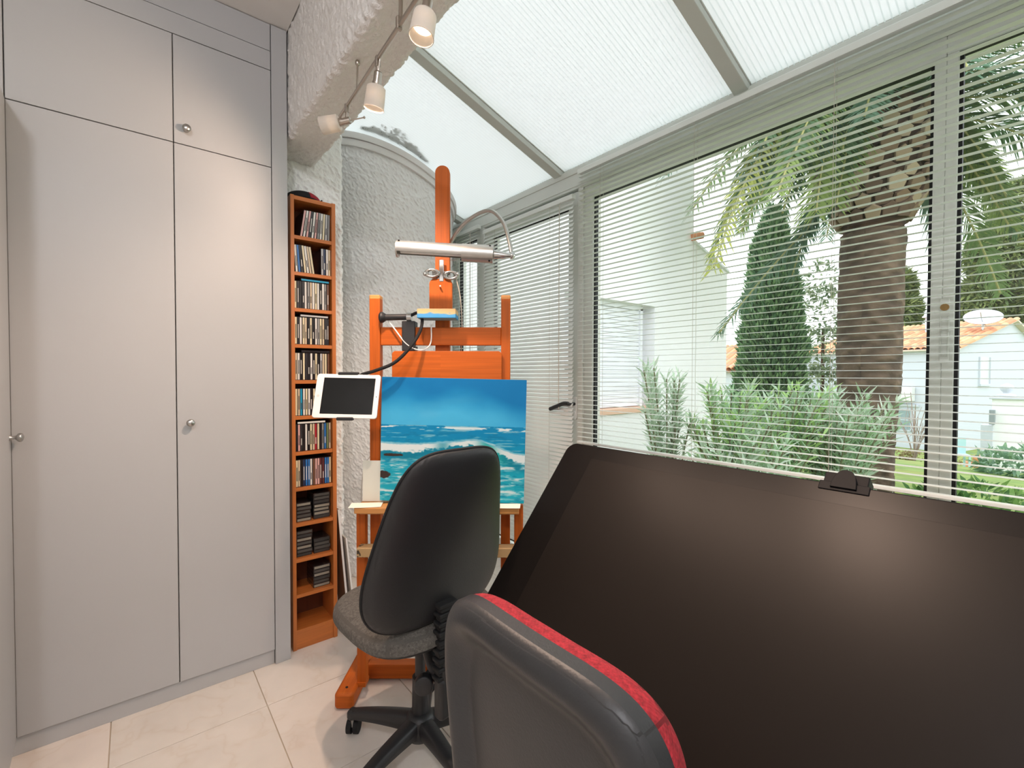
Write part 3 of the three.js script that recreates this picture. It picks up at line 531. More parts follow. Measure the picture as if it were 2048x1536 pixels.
// ---------------------------------------------------------------- tablet holder and tablet
{
  const t = thing('tablet_holder', 'black gooseneck tablet holder clamped to the easel crossbar', 'holder', eIn(-0.12, 1.34, 0.03), -YAW);
  const P = (x, y, z) => [x + 0.12, y - 1.34, z - 0.03];
  obj('clamp_body', [bl(...[-0.148, -0.098].map((v) => v + 0.12), -0.008, 0.107, -0.014, 0.008, 0.004), bl(-0.028, 0.022, -0.008, 0.012, -0.05, 0.006, 0.003), bl(-0.028, 0.022, 0.088, 0.107, -0.05, 0.006, 0.003)], M.blackPlastic, t);
  obj('grip', [cyl(0.0125, 0.0115, P(-0.215, 1.460, 0.034), P(-0.128, 1.462, 0.034), 20), along(lathe([[0, 0], [0.014, 0.001], [0.021, 0.006], [0.021, 0.014], [0.013, 0.026], [0, 0.027]], 20), P(-0.235, 1.460, 0.034), [1, 0.02, 0])], M.blackPlastic, t);
  obj('knob', along(lathe([[0, 0], [0.016, 0], [0.021, 0.004], [0.021, 0.022], [0.015, 0.026], [0, 0.026]], 20), P(-0.283, 1.459, -0.04), [1, 0, 0]), M.blackPlastic, t);
  obj('collar', cyl(0.0165, 0.0165, P(-0.128, 1.462, 0.034), P(-0.110, 1.462, 0.034), 20), M.chrome, t);
  obj('gooseneck', tube([P(-0.112, 1.468, 0.036), P(-0.085, 1.476, 0.045), P(-0.066, 1.455, 0.06), P(-0.068, 1.41, 0.075), P(-0.10, 1.345, 0.10), P(-0.155, 1.285, 0.12), P(-0.225, 1.255, 0.125), P(-0.285, 1.235, 0.115), P(-0.322, 1.185, 0.108)], 0.0062, 60, 10), M.rubber, t);
  obj('tablet_grip', [bc(0.075, 0.012, 0.016, ...P(-0.322, 1.2445, 0.118), 0.004), bc(0.06, 0.012, 0.016, ...P(-0.318, 1.0845, 0.168), 0.004), bl(...[-0.345, -0.30].map((v) => v + 0.12), -0.26, -0.10, 0.062, 0.075, 0.004).rotateX(0)], M.blackPlastic, t);
}
{
  const t = thing('tablet', 'white framed tablet with dark screen held beside the painting', 'tablet', eIn(-0.3215, 1.087, 0.172), -YAW);
  const inner = new THREE.Group(); inner.name = 'body';
  const tilt = -0.30, roll = -0.02, geo = (g) => g.rotateX(tilt).rotateZ(roll);
  obj('shell', geo(extr(rrect(0.230, 0.163, 0.010, -0.115, 0), 0.008, 0.002).translate(0, 0, -0.008)), M.white, t);
  obj('screen', geo(extr(rrect(0.186, 0.134, 0.001, -0.088, 0.0145), 0.001, 0.0002).translate(0, 0, -0.0004)), M.screen, t);
  obj('home_button', geo(cyl(0.005, 0.005, [-0.102, 0.08, -0.001], [-0.102, 0.08, 0.0003], 20)), std({ color: '#d4d2cf', roughness: 0.4 }), t);
  obj('camera_dot', geo(cyl(0.0016, 0.0016, [0.107, 0.08, -0.001], [0.107, 0.08, 0.0003], 12)), M.screen, t);
}
tag(obj('power_cable', tube([eIn(0.055, 1.62, 0.02), eIn(0.07, 1.56, 0.01), eIn(0.075, 1.45, -0.03), eIn(0.068, 1.30, -0.05), eIn(0.06, 1.1, -0.06), eIn(0.05, 0.8, -0.06), eIn(0.05, 0.4, -0.06)], 0.0022, 50, 6), M.cord), 'thin pale lamp cable hanging behind the easel mast', 'cable');
tag(obj('charging_cable', tube([eIn(-0.20, 1.447, 0.03), eIn(-0.175, 1.415, 0.034), eIn(-0.125, 1.355, 0.036), eIn(-0.075, 1.335, 0.034), eIn(-0.042, 1.355, 0.03), eIn(-0.036, 1.43, 0.028)], 0.0028, 40, 8), M.white), 'white charging cable looped over the easel crossbar', 'cable');
tag(obj('loose_cord', tube([eIn(-0.2, 1.352, -0.01), eIn(-0.19, 1.2, -0.02), eIn(-0.21, 1.05, -0.02), eIn(-0.23, 0.95, -0.022), eIn(-0.28, 0.925, -0.025), eIn(-0.31, 0.88, -0.02), eIn(-0.31, 0.6, 0.0), eIn(-0.25, 0.385, 0.0)], 0.0018, 60, 6), M.cord), 'thin pale cord drooping beside the left easel post', 'cord');

// ---------------------------------------------------------------- chairs
const superE = (a, b, n) => (k) => { const q = k * Math.PI * 2, c = Math.cos(q), s = Math.sin(q); return [a * Math.sign(c) * Math.abs(c) ** (2 / n), b * Math.sign(s) * Math.abs(s) ** (2 / n)]; };
function chairBase(t, mat, radius, turn, colTop) {
  obj('gas_column', [cyl(0.028, 0.026, [0, 0.06, 0], [0, 0.25, 0], 24), cyl(0.017, 0.017, [0, 0.24, 0], [0, colTop, 0], 20)], mat, t);
  obj('hub', lathe([[0, 0.055], [0.045, 0.055], [0.052, 0.07], [0.048, 0.115], [0.034, 0.135], [0, 0.136]], 28), mat, t);
  for (let i = 0; i < 5; i++) {
    const a = turn + (i * Math.PI * 2) / 5, c = Math.cos(a), s = Math.sin(a);
    const leg = obj('leg', (() => { const g = grid(12, 10, (u, v) => { const q = u * Math.PI * 2, r = mix(0.03, radius, v), w = mix(0.028, 0.018, v), h = mix(0.03, 0.015, v), yc = mix(0.095, 0.075, v * v); const cx = Math.cos(q), sy = Math.sin(q), e = 0.6; return [r, yc + h * Math.sign(sy) * Math.abs(sy) ** e, -w * Math.sign(cx) * Math.abs(cx) ** e]; }); return [g, bc(0.03, 0.034, 0.036, radius, 0.0745, 0, 0.012, 3)]; })().map((g) => g.rotateY(-a)), mat, t);
    const ca = 0.8 + i * 1.3, wheel = (off) => cyl(0.025, 0.025, [0, 0, off - 0.008], [0, 0, off + 0.008], 22);
    const w = obj('caster', [wheel(-0.012), wheel(0.012), cyl(0.008, 0.008, [0, 0, -0.02], [0, 0, 0.02], 10), new THREE.CylinderGeometry(0.027, 0.027, 0.012, 20, 1, false, 0, Math.PI).rotateX(Math.PI / 2).rotateZ(0)].map((g) => g.rotateY(ca).translate(radius * c + 0.012 * Math.cos(ca), 0.0255, radius * s - 0.012 * Math.sin(ca))), M.rubber, t);
    obj('caster_stem', cyl(0.0055, 0.0055, [radius * c, 0.03, radius * s], [radius * c, 0.075, radius * s], 10), M.steel, t);
  }
}
{
  const t = thing('office_chair', 'black office chair with grey fabric seat, seen from behind at the easel', 'chair', [0.72, 0, -1.35], 4 * R);
  chairBase(t, M.blackPlastic, 0.255, -2.13, 0.40);
  const seatOut = superE(0.235, 0.225, 3.2);
  const lay = (g) => g.rotateX(-Math.PI / 2);
  obj('seat_cushion', lay(pillow(seatOut, (v) => 0.055 * (1 - v ** 6) ** 0.5 + 0.012 * (v * v), (v) => 0, 80, 14)).translate(0, 0.455, -0.035), M.greyCloth, t);
  obj('seat_shell', lay(pillow(superE(0.229, 0.219, 3.2), (v) => 0.0, (v) => -0.034 * (1 - v ** 7) ** 0.5, 80, 12)).translate(0, 0.456, -0.035), M.blackPlastic, t);
  const bo = (k) => { const q = k * Math.PI * 2, c = Math.cos(q), s = Math.sin(q), y = 0.268 * Math.sign(s) * Math.abs(s) ** 0.5, hw = mix(0.246, 0.180, sst(-0.20, 0.26, y)); return [hw * Math.sign(c) * Math.abs(c) ** 0.52, y]; };
  const recl = (g) => g.rotateX(-0.0).applyMatrix4(new THREE.Matrix4().makeRotationX(0.22)).translate(-0.038, 0.775, 0.200);
  obj('backrest_shell', recl(pillow(bo, (v) => 0.026 * (1 - v ** 5) ** 0.5, (v) => -0.004, 90, 16, (x, y) => -0.35 * x * x + 0.2 * y * y)), M.blackPlastic, t);
  obj('backrest_cushion', recl(pillow((k) => bo(k).map((v) => v * 0.985), (v) => -0.003, (v) => -0.05 * (1 - v ** 4) ** 0.5 - 0.003, 90, 14, (x, y) => -0.35 * x * x + 0.2 * y * y)), M.blackCloth, t);
  obj('back_piping', recl(new THREE.TubeGeometry(new THREE.CatmullRomCurve3(Array.from({ length: 60 }, (_, i) => { const [x, y] = bo(i / 60); return V3(x, y, -0.35 * x * x + 0.2 * y * y - 0.002); }), true), 160, 0.0045, 8, true)), M.rubber, t);
  // bracket with its ribbed bellows
  const bel = []; for (let i = 0; i < 17; i++) bel.push(bc(0.066 - (i % 2) * 0.012, 0.0125, 0.036 - (i % 2) * 0.008, -0.035, 0.575 - i * 0.0135, 0.196 - i * 0.0006, 0.004));
  obj('bellows', bel, M.rubber, t);
  obj('back_bracket', [bl(-0.064, -0.006, 0.235, 0.36, 0.168, 0.208, 0.014, 3), tube([[-0.035, 0.40, 0.185], [-0.033, 0.34, 0.185], [-0.02, 0.335, 0.12], [0, 0.375, 0.04]], 0.022, 30, 12)], M.blackPlastic, t);
  obj('seat_plate', bl(-0.075, 0.075, 0.385, 0.424, -0.10, 0.09, 0.008), M.blackPlastic, t);
  obj('adjusting_knob', [along(lathe([[0, 0], [0.026, 0], [0.028, 0.006], [0.028, 0.03], [0.024, 0.036], [0, 0.036]], 24), [-0.055, 0.31, 0.11], [-0.6, 0.15, 0.8]), cyl(0.01, 0.01, [-0.02, 0.335, 0.10], [-0.055, 0.31, 0.11], 12)], M.blackPlastic, t);
}
{
  const t = thing('task_chair', 'task chair with red cushion and black plastic back shell, nearest the camera', 'chair', [0.62, 0, -0.437], -Math.PI / 2);
  chairBase(t, M.blackPlastic, 0.27, 0.3, 0.37);
  const lay = (g) => g.rotateX(-Math.PI / 2);
  obj('seat_cushion', lay(pillow(superE(0.222, 0.195, 3.4), (v) => 0.045 * (1 - v ** 6) ** 0.5, (v) => 0, 80, 12)).translate(0, 0.405, -0.02), M.redCloth, t);
  obj('seat_shell', lay(pillow(superE(0.216, 0.19, 3.4), (v) => 0, (v) => -0.03 * (1 - v ** 7) ** 0.5, 80, 10)).translate(0, 0.406, -0.02), M.blackPlastic, t);
  obj('seat_plate', bl(-0.07, 0.07, 0.35, 0.378, -0.09, 0.09, 0.006), M.blackPlastic, t);
  // back: rounded rectangle, narrower to the bottom
  const bo = (sc, top) => (k) => { const q = k * Math.PI * 2, c = Math.cos(q), s = Math.sin(q), e = 0.40; const y = 0.225 * Math.sign(s) * Math.abs(s) ** e, hw = mix(0.185, 0.203, sst(-0.2, 0.12, y)); return [hw * sc * Math.sign(c) * Math.abs(c) ** e, y * sc + (s > 0 ? top * (1 - c * c) : 0)]; };
  const up = (g) => g.applyMatrix4(new THREE.Matrix4().makeRotationX(0.06)).translate(0, 0.682, 0.223);
  const bend = (x, y) => -0.30 * x * x;
  const rim = (v) => 0.002 + 0.024 * sst(0.70, 0.89, v) * Math.sqrt(Math.max(0, 1 - (Math.max(0, v - 0.89) / 0.112) ** 2)) + 0.004 * (1 - v);
  obj('back_shell', up(pillow(bo(1, 0.004), rim, (v) => -0.012, 200, 64, bend, [0, 0], true)), M.greyPlastic, t);
  obj('back_cushion', up(pillow(bo(0.995, 0.004), (v) => -0.0125, (v) => -0.0125 - 0.056 * (1 - v ** 8) ** 0.5, 150, 20, bend)), M.redCloth, t);
  obj('back_bracket', tube([[0, 0.56, 0.222], [0, 0.46, 0.245], [0, 0.37, 0.24], [0, 0.335, 0.16], [0, 0.36, 0.05]], 0.02, 36, 12), M.blackPlastic, t);
}
// ---------------------------------------------------------------- tilted black board in front of the window
const BO = V3(1.1, 1.022, -1.04), BU = V3(0.6455, 0.7638, 0), BN = V3(-0.7638, 0.6455, 0);
{
  const t = thing('drawing_board', 'large matt black board tilted up below the window, clip on its edge', 'board', [0.93, 0, -0.36]);
  const L = 1.42, H = 0.70, m = new THREE.Matrix4().makeBasis(V3(0, 0, 1), BU, BN);
  const place = (g) => { g.applyMatrix4(m); const o = BO.clone().addScaledVector(BU, -H); return g.translate(o.x - 0.93, o.y, o.z + 0.36); };
  obj('panel', place(extr(rrect(L, H, [0.034, 0.034, 0.02, 0.02], 0, 0), 0.026, 0.003, 3).translate(0, 0, -0.026)), M.board, t);
  obj('inner_sheet', place(extr(rrect(L - 0.23, H - 0.06, 0.004, 0.118, 0.014), 0.0018, 0.0005).translate(0, 0, -0.0002)), M.boardInner, t);
  // stand underneath
  for (const z of [-0.42, 0.42]) obj('leg', [bl(-0.02, 0.02, 0.03, 0.70, z - 0.022, z + 0.022, 0.004), bl(-0.26, 0.30, 0, 0.035, z - 0.03, z + 0.03, 0.006)], M.blackPlastic, t);
  obj('stretcher', bl(-0.012, 0.012, 0.25, 0.31, -0.40, 0.40, 0.003), M.blackPlastic, t);
  obj('tilt_bracket', [-0.42, 0.42].map((z) => place(bl(z + 0.68 - 0.03, z + 0.68 + 0.03, 0.20, 0.52, -0.05, -0.0262, 0.004))), M.blackPlastic, t);
}
{
  const t = thing('bulldog_clip', 'black spring clip gripping the top edge of the tilted black board', 'clip', [BO.x, BO.y - 0.01, -0.288]);
  const m = new THREE.Matrix4().makeBasis(V3(0, 0, 1), BU, BN), P = (g) => g.applyMatrix4(m);
  const blk = phy({ color: '#0d0c0e', roughness: 0.6, specularIntensity: 0.3 });
  obj('spine', P(extr(rrect(0.076, 0.034, 0.003, -0.038, 0.0), 0.034, 0.002).translate(0, 0, -0.030)), blk, t);
  obj('jaw', P(bl(-0.043, 0.043, -0.010, 0.010, 0.0035, 0.009, 0.002)), blk, t);
  obj('jaw', P(bl(-0.043, 0.043, -0.010, 0.010, -0.036, -0.0305, 0.002)), blk, t);
  obj('lever', P(extr((() => { const s = new THREE.Shape(); s.moveTo(-0.022, -0.004); s.bezierCurveTo(-0.02, 0.026, -0.012, 0.038, 0, 0.038); s.bezierCurveTo(0.012, 0.038, 0.02, 0.026, 0.022, -0.004); return s; })(), 0.004, 0.001).translate(0, 0, 0.0095)), blk, t);
}
// ---------------------------------------------------------------- track light under the beam
{
  const ra = [0.572, 2.15, -1.655], rb = [0.507, 2.15, -0.42];
  const onRail = (z) => { const k = (z - ra[2]) / (rb[2] - ra[2]); return [mix(ra[0], rb[0], k), 2.15, z]; };
  const t = thing('track_light', 'brushed metal track light with frosted glass spots under the plaster beam', 'light', [0.545, 2.253, -1.05]);
  const O = [0.545, 2.253, -1.05], L = (p) => [p[0] - O[0], p[1] - O[1], p[2] - O[2]];
  obj('rail', cyl(0.0055, 0.0055, L(ra), L(rb), 14), M.nickel, t);
  for (const z of [-1.13, -0.60]) { const p = L(onRail(z)); obj('bracket', [bc(0.016, 0.034, 0.012, p[0], p[1] + 0.006, p[2], 0.003), cyl(0.0055, 0.0055, [p[0] + 0.012, 0.004, p[2] - 0.012], [p[0] + 0.004, p[1] + 0.01, p[2]], 10), cyl(0.014, 0.012, [p[0] + 0.012, 0.004, p[2] - 0.012], [p[0] + 0.012, -0.006, p[2] - 0.012], 16)], M.nickel, t); }
  { const p = L(onRail(-1.47)); obj('stay', [cyl(0.003, 0.003, [p[0], p[1], p[2]], [p[0] + 0.004, -0.008, p[2] - 0.004], 8), new THREE.SphereGeometry(0.008, 12, 8).scale(1, 1.3, 1).translate(p[0] + 0.004, -0.012, p[2] - 0.004)], M.nickel, t); }
  const spotLights = [[-1.575, [-0.66, -0.16, -0.58], 0.5, 0.9], [-1.285, [-0.04, -1, -0.24], 1.8, 1.3], [-0.965, [-0.20, -0.95, 0.05], 1.3, 1.25], [-0.50, [0.42, -0.9, 0.10], 4.0, 0.62]];  // last spot is out of view, placed to light the tilted board
  for (const [z, d, cd, cone] of spotLights) {
    const p = L(onRail(z)), dir = V3(...d).normalize(), j = V3(p[0], p[1] - 0.050, p[2]);
    const h = new THREE.Group(); h.name = 'spot_head'; t.add(h);
    const Q = (g, off = 0) => along(g, j.clone().addScaledVector(dir, off).toArray(), dir.toArray());
    obj('arm', [cyl(0.0055, 0.0055, p, j.toArray(), 12), bc(0.013, 0.03, 0.013, p[0], p[1] - 0.008, p[2], 0.002)], M.nickel, h);
    obj('socket', [Q(lathe([[0, -0.012], [0.010, -0.012], [0.0115, -0.008], [0.0115, 0.016], [0.0135, 0.017], [0.0135, 0.036], [0, 0.036]], 22))], M.nickel, h);
    obj('pin', [Q(cyl(0.0022, 0.0022, [0, -0.058, 0], [0, -0.01, 0], 8)), Q(new THREE.SphereGeometry(0.0042, 10, 8).translate(0, -0.060, 0))], M.nickel, h);
    obj('glass_cup', [Q(lathe([[0.0135, 0.026], [0.022, 0.027], [0.0265, 0.031], [0.0285, 0.085], [0.0295, 0.088], [0.0275, 0.0885], [0.0252, 0.033], [0.0135, 0.029]], 32))], M.frosted, h);
    obj('bulb', [Q(lathe([[0, 0.036], [0.011, 0.037], [0.021, 0.058], [0.0225, 0.062], [0, 0.063]], 24))], M.bulb, h);
    const s = new THREE.SpotLight('#ffdcc4', cd, 0, cone, 0.6, 2); const q = j.clone().addScaledVector(dir, 0.0905); s.position.set(q.x, q.y, q.z); s.target.position.copy(q.clone().addScaledVector(dir, 1)); s.castShadow = true; s.shadow.radius = 1; t.add(s); t.add(s.target);
  }
}
// ceiling light out of view behind the camera, placed to light wardrobe and walls
{
  const t = thing('unseen_ceiling_light', 'unseen round white ceiling light behind the camera, lighting the inner room', 'light', [-0.50, CEIL - 0.001, 0.50]);
  obj('base', cyl(0.19, 0.19, [0, -0.03, 0], [0, 0, 0], 40), M.white, t);
  obj('diffuser', lathe([[0, -0.075], [0.10, -0.07], [0.16, -0.052], [0.18, -0.0305], [0, -0.0305]], 40), std({ color: '#fff6ea', emissive: '#fff0e4', emissiveIntensity: 2.0, roughness: 0.6 }), t);
  const l = new THREE.PointLight('#f4f5fc', 3.5, 0, 2); l.position.set(0, -0.052, 0); l.castShadow = true; l.shadow.radius = 4; t.add(l);
}

// ================================================================ outside the windows
// ground: terrace level by the house, falling away across the lawn
const gy = (x) => -0.12 - 2.0 * sst(7, 26, x);
{
  const lawn = std({ color: '#ffffff', roughness: 1, map: tex(256, 256, (u, v) => { const n = fbm(u * 20, v * 20, 401, 4, 20), m = fbm(u * 5, v * 5, 405, 3, 5); return [0.52 + 0.22 * (n - 0.5) + 0.16 * (m - 0.5), 0.58 + 0.2 * (n - 0.5), 0.30 + 0.1 * (n - 0.5)]; }, true, [24, 24]) });
  const g = grid(70, 60, (u, v) => { const x = 2.03 + (u ** 1.8) * 88, z = 45 - 90 * v; return [x, gy(x), z]; }, 1, 1);
  struct(meshOf('ground', g, lawn), 'sloping yellowish lawn outside the windows', 'ground');
}
const outWhite = std({ color: '#f6f7f9', roughness: 0.9, bumpMap: T.plaster, bumpScale: 0.002 });
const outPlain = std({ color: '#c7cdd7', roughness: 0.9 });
const shutterWhite = std({ color: '#eceff4', roughness: 0.7 });
const terra = std({ color: '#c98a62', roughness: 0.85 });
{ // neighbouring white building with the shuttered window
  const t = thing('neighbour_building', 'white rendered building close by with a shuttered window recess', 'building', [2.6, -0.12, -3.35]);
  const X = (x) => x - 2.6, Y = (y) => y + 0.12;
  // wall around the window opening: x 3.45..5.07, y 0.86..2.105
  obj('wall', [bl(X(2.2), X(3.45), 0, Y(7), -0.5, 0), bl(X(5.07), X(5.985), 0, Y(7), -0.5, 0), bl(X(3.45), X(5.07), Y(2.105), Y(7), -0.5, 0), bl(X(3.45), X(5.07), 0, Y(0.80), -0.5, 0)], outWhite, t);
  const sh = new THREE.Shape(); sh.moveTo(X(5.985), 0); sh.lineTo(X(6.98), 0); sh.lineTo(X(6.98), Y(2.80)); sh.lineTo(X(5.985), Y(3.08)); sh.closePath();
  obj('side_wall', extr(sh, 0.45, 0).translate(0, 0, -0.46), outWhite, t);
  const cp = new THREE.Shape(); cp.moveTo(X(5.96), Y(3.085)); cp.lineTo(X(7.0), Y(2.80)); cp.lineTo(X(7.0), Y(2.835)); cp.lineTo(X(5.96), Y(3.12)); cp.closePath();
  obj('coping', extr(cp, 0.50, 0.003).translate(0, 0, -0.48), shutterWhite, t);
  obj('verge_tile', [cyl(0.055, 0.045, [X(5.9), Y(3.13), 0.02], [X(6.04), Y(3.16), 0.10], 12)], terra, t);
  obj('window_sill', bl(X(3.40), X(5.12), Y(0.795), Y(0.855), -0.2, 0.035, 0.004), std({ color: '#dfb9a0', roughness: 0.8 }), t);
  obj('shutter_frame', [bl(X(4.90), X(4.945), Y(0.86), Y(2.07), -0.15, -0.09), bl(X(3.45), X(4.945), Y(2.05), Y(2.105), -0.15, -0.09)], shutterWhite, t);
  obj('reveal', bl(X(3.45), X(5.07), Y(0.855), Y(2.105), -0.20, -0.18), shutterWhite, t);
  const sg = triUV(bl(X(3.45), X(4.90), 0, 0.047, -0.13, -0.112, 0.005, 1).toNonIndexed());
  for (let y = 0.862; y < 2.04; y += 0.0495) meshOf('shutter_slat', sg, shutterWhite, t).position.y = Y(y);
}
// ---- leaves
function leafMesh(list, blade) { // list of {p, d (direction), n (up), l, w}
  const pos = [], idx = []; let k = 0;
  for (const { p, d, s, l, w, droop } of list) {
    const q = (a, b, c) => [p.x + d.x * a * l + s.x * b * w, p.y + d.y * a * l + s.y * b * w - (droop || 0) * a * a * l + (c || 0) * w, p.z + d.z * a * l + s.z * b * w];
    pos.push(...q(0, 0.15), ...q(0, -0.15), ...q(0.4, 0.5, 0.12), ...q(0.4, -0.5, 0.12), ...q(1, 0));
    idx.push(k, k + 1, k + 2, k + 1, k + 3, k + 2, k + 2, k + 3, k + 4); k += 5;
  }
  const g = new THREE.BufferGeometry(); g.setAttribute('position', new THREE.Float32BufferAttribute(pos, 3)); g.setIndex(idx); g.computeVertexNormals();
  g.setAttribute('uv', new THREE.Float32BufferAttribute(new Float32Array(pos.length / 3 * 2), 2)); return g;
}
const leafMat = (c, tr = 0.35) => phy({ color: c, roughness: 0.75, transmission: tr, thickness: 0, ior: 1.3, specularIntensity: 0.4 });
const randDir = () => { const z = rr(-1, 1), a = rr(0, Math.PI * 2), r = Math.sqrt(1 - z * z); return V3(r * Math.cos(a), z, r * Math.sin(a)); };
const sideOf = (d) => { const s = V3(0, 1, 0).cross(d); if (s.lengthSq() < 1e-4) s.set(1, 0, 0); return s.normalize().applyAxisAngle(d, rr(-0.9, 0.9)); };
{ // palm with boss, leaf stubs and fronds
  seed = 777;
  const B = V3(6.54, gy(6.54), -1.50), t = thing('palm_tree', 'thick date palm with scarred trunk and arching fronds outside the window', 'palm', B.toArray());
  const cx = (y) => 0.15 * sst(1.6, 4.2, y), top = 4.25;
  const rad = (y) => { let r = 0.245 + 0.055 * sst(0.4, 1.6, y); r = r - 0.0 + (y > 2.75 ? 0.275 * sst(2.95, 3.75, y) : 0); if (y > 4.0) r *= Math.max(0.05, 1 - ((y - 4.0) / 0.62) ** 2) ** 0.5; return r; };
  const barkMat = std({ color: '#83776d', map: T.bark, roughness: 1, bumpMap: T.barkB, bumpScale: 0.05 });
  const trunkG = grid(64, 150, (u, v) => { const y = v * 3.0, a = u * Math.PI * 2, scar = 0.016 * vnoise(u * 22, y * 13, 411, 22) + 0.012 * vnoise(u * 44, y * 30, 415, 44), r = rad(y) + scar - 0.01; return [cx(y) + r * Math.cos(a), y, -r * Math.sin(a)]; }, 2, 1);
  meshOf('trunk', trunkG, barkMat, t);
  const bossMat = std({ color: '#5d4a3c', map: T.bark, roughness: 1 });
  const boss = meshOf('crown_boss', grid(48, 40, (u, v) => { const y = 2.98 + v * 1.60, a = u * Math.PI * 2, r = rad(y) - 0.03; return [cx(y) + r * Math.cos(a), y, -r * Math.sin(a)]; }, 2, 1), bossMat, t);
  const stubG = (() => { const s = new THREE.Shape(); s.moveTo(-0.055, 0); s.lineTo(0.055, 0); s.lineTo(0.075, 0.10); s.quadraticCurveTo(0.03, 0.13, 0, 0.16); s.quadraticCurveTo(-0.03, 0.13, -0.075, 0.10); s.closePath(); return triUV(join(extr(s, 0.05, 0.008))); })();
  const stubM = [std({ color: '#8d7b66', roughness: 1 }), std({ color: '#75614e', roughness: 1 }), std({ color: '#9c8c77', roughness: 1 }), std({ color: '#5c4a3d', roughness: 1 })];
  for (let r = 0; r < 9; r++) for (let i = 0; i < 15; i++) {
    const y = 3.12 + r * 0.125, a = ((i + (r % 2) * 0.5) / 15) * Math.PI * 2, q = rad(y) - 0.035, m = meshOf('leaf_base', stubG, stubM[Math.floor(hash(r, i, 7) * 4)], t);
    m.position.set(cx(y) + q * Math.cos(a), y, -q * Math.sin(a)); m.rotation.order = 'YXZ'; m.rotation.y = a + Math.PI / 2; m.rotation.x = 0.55 - r * 0.03 + (hash(r, i, 9) - 0.5) * 0.25; m.scale.setScalar(0.85 + 0.4 * hash(i, r, 3));
  }
  // fronds as arching curves (room coordinates), leaflets along both sides
  const C = V3(6.68, 4.22, -1.44);
  const fm = [leafMat('#75905c'), leafMat('#5f7c58'), leafMat('#93a765'), leafMat('#6b8a72'), leafMat('#a9b05c')], rachM = std({ color: '#9a9a62', roughness: 0.8 });
  function frond(p0, p1, p2, len, mat, n = 125) {
    const c = new THREE.QuadraticBezierCurve3(V3(...p0), V3(...p1), V3(...p2)), list = [];
    for (let i = 4; i <= n; i++) {
      const u = i / n, p = c.getPoint(u), d = c.getTangent(u), s = V3(0, 1, 0).cross(d).normalize(), up = d.clone().cross(s).normalize();
      const l = len * (0.35 + 0.65 * Math.sin(Math.PI * Math.min(1, u * 0.85 + 0.12))) * rr(0.85, 1.1);
      for (const k of [-1, 1]) { const dir = s.clone().multiplyScalar(k * rr(0.62, 0.8)).addScaledVector(d, rr(0.6, 0.8)).addScaledVector(up, rr(-0.15, 0.38)).normalize(); list.push({ p: p.clone().sub(B), d: dir, s: d.clone().cross(dir).normalize().cross(dir).normalize(), l, w: 0.024, droop: rr(0.12, 0.42) }); }
    }
    const f = meshOf('frond', leafMesh(list), mat, t);
    meshOf('rachis', (() => { const g = new THREE.TubeGeometry(new THREE.QuadraticBezierCurve3(c.v0.clone().sub(B), c.v1.clone().sub(B), c.v2.clone().sub(B)), 24, 0.011, 5); return g; })(), rachM, f);
  }
  const c0 = C.toArray();
  frond(c0, [5.3, 4.75, -2.0], [4.40, 2.30, -2.25], 0.42, fm[4]);
  frond(c0, [5.75, 4.9, -1.65], [5.30, 2.88, -1.66], 0.40, fm[2]);
  frond([6.95, 3.55, -1.22], [7.25, 3.5, -1.0], [7.22, 2.30, -0.98], 0.34, fm[3]); frond([6.40, 3.5, -1.62], [6.0, 3.5, -1.85], [5.72, 2.35, -2.02], 0.32, fm[3]);
  frond([6.40, 3.35, -1.65], [5.85, 2.95, -1.98], [5.12, 1.72, -2.55], 0.34, fm[3]);
  frond(c0, [5.6, 4.3, -2.4], [5.3, 2.6, -2.75], 0.40, fm[1]);
  frond(c0, [5.4, 4.9, -2.2], [4.35, 3.35, -2.75], 0.46, fm[3]);
  frond(c0, [5.5, 4.6, -2.1], [4.55, 3.0, -2.55], 0.46, fm[0]); frond(c0, [5.6, 4.6, -1.9], [4.9, 3.2, -2.2], 0.44, fm[3]); frond(c0, [5.9, 4.7, -1.9], [5.2, 3.55, -2.1], 0.42, fm[1]);
  frond(c0, [5.9, 4.6, -1.3], [5.4, 3.7, -1.3], 0.42, fm[3]); frond(c0, [6.0, 4.6, -1.5], [5.5, 3.5, -1.5], 0.40, fm[1]);
  frond(c0, [6.1, 4.6, -2.6], [5.9, 2.9, -3.0], 0.42, fm[1]);
  frond(c0, [7.15, 4.2, -0.9], [7.62, 2.85, -0.42], 0.38, fm[1]);
  frond(c0, [7.0, 3.7, -0.9], [7.70, 2.20, -0.55], 0.36, fm[0]);
  frond(c0, [6.7, 4.6, -0.5], [6.9, 3.35, 0.35], 0.42, fm[3]);
  frond(c0, [6.3, 4.9, -0.6], [5.9, 3.75, 0.35], 0.42, fm[0]);
  for (let i = 0; i < 20; i++) { const x = rr(4.4, 5.9), k = rr(0.1, 0.5), z = Math.max(-2.9, C.z + (x - C.x) * k), y = rr(2.9, 3.9); frond(c0, [mix(C.x, x, 0.55), rr(4.5, 4.95), mix(C.z, z, 0.5)], [x, y, z], rr(0.38, 0.48), fm[i % 4]); }
  for (let i = 0; i < 5; i++) { const x = rr(6.9, 7.8), z = rr(-0.9, 0.3), y = rr(2.9, 3.7); frond(c0, [mix(C.x, x, 0.5), rr(4.2, 4.7), mix(C.z, z, 0.5)], [x, y, z], rr(0.36, 0.44), fm[i % 4]); }
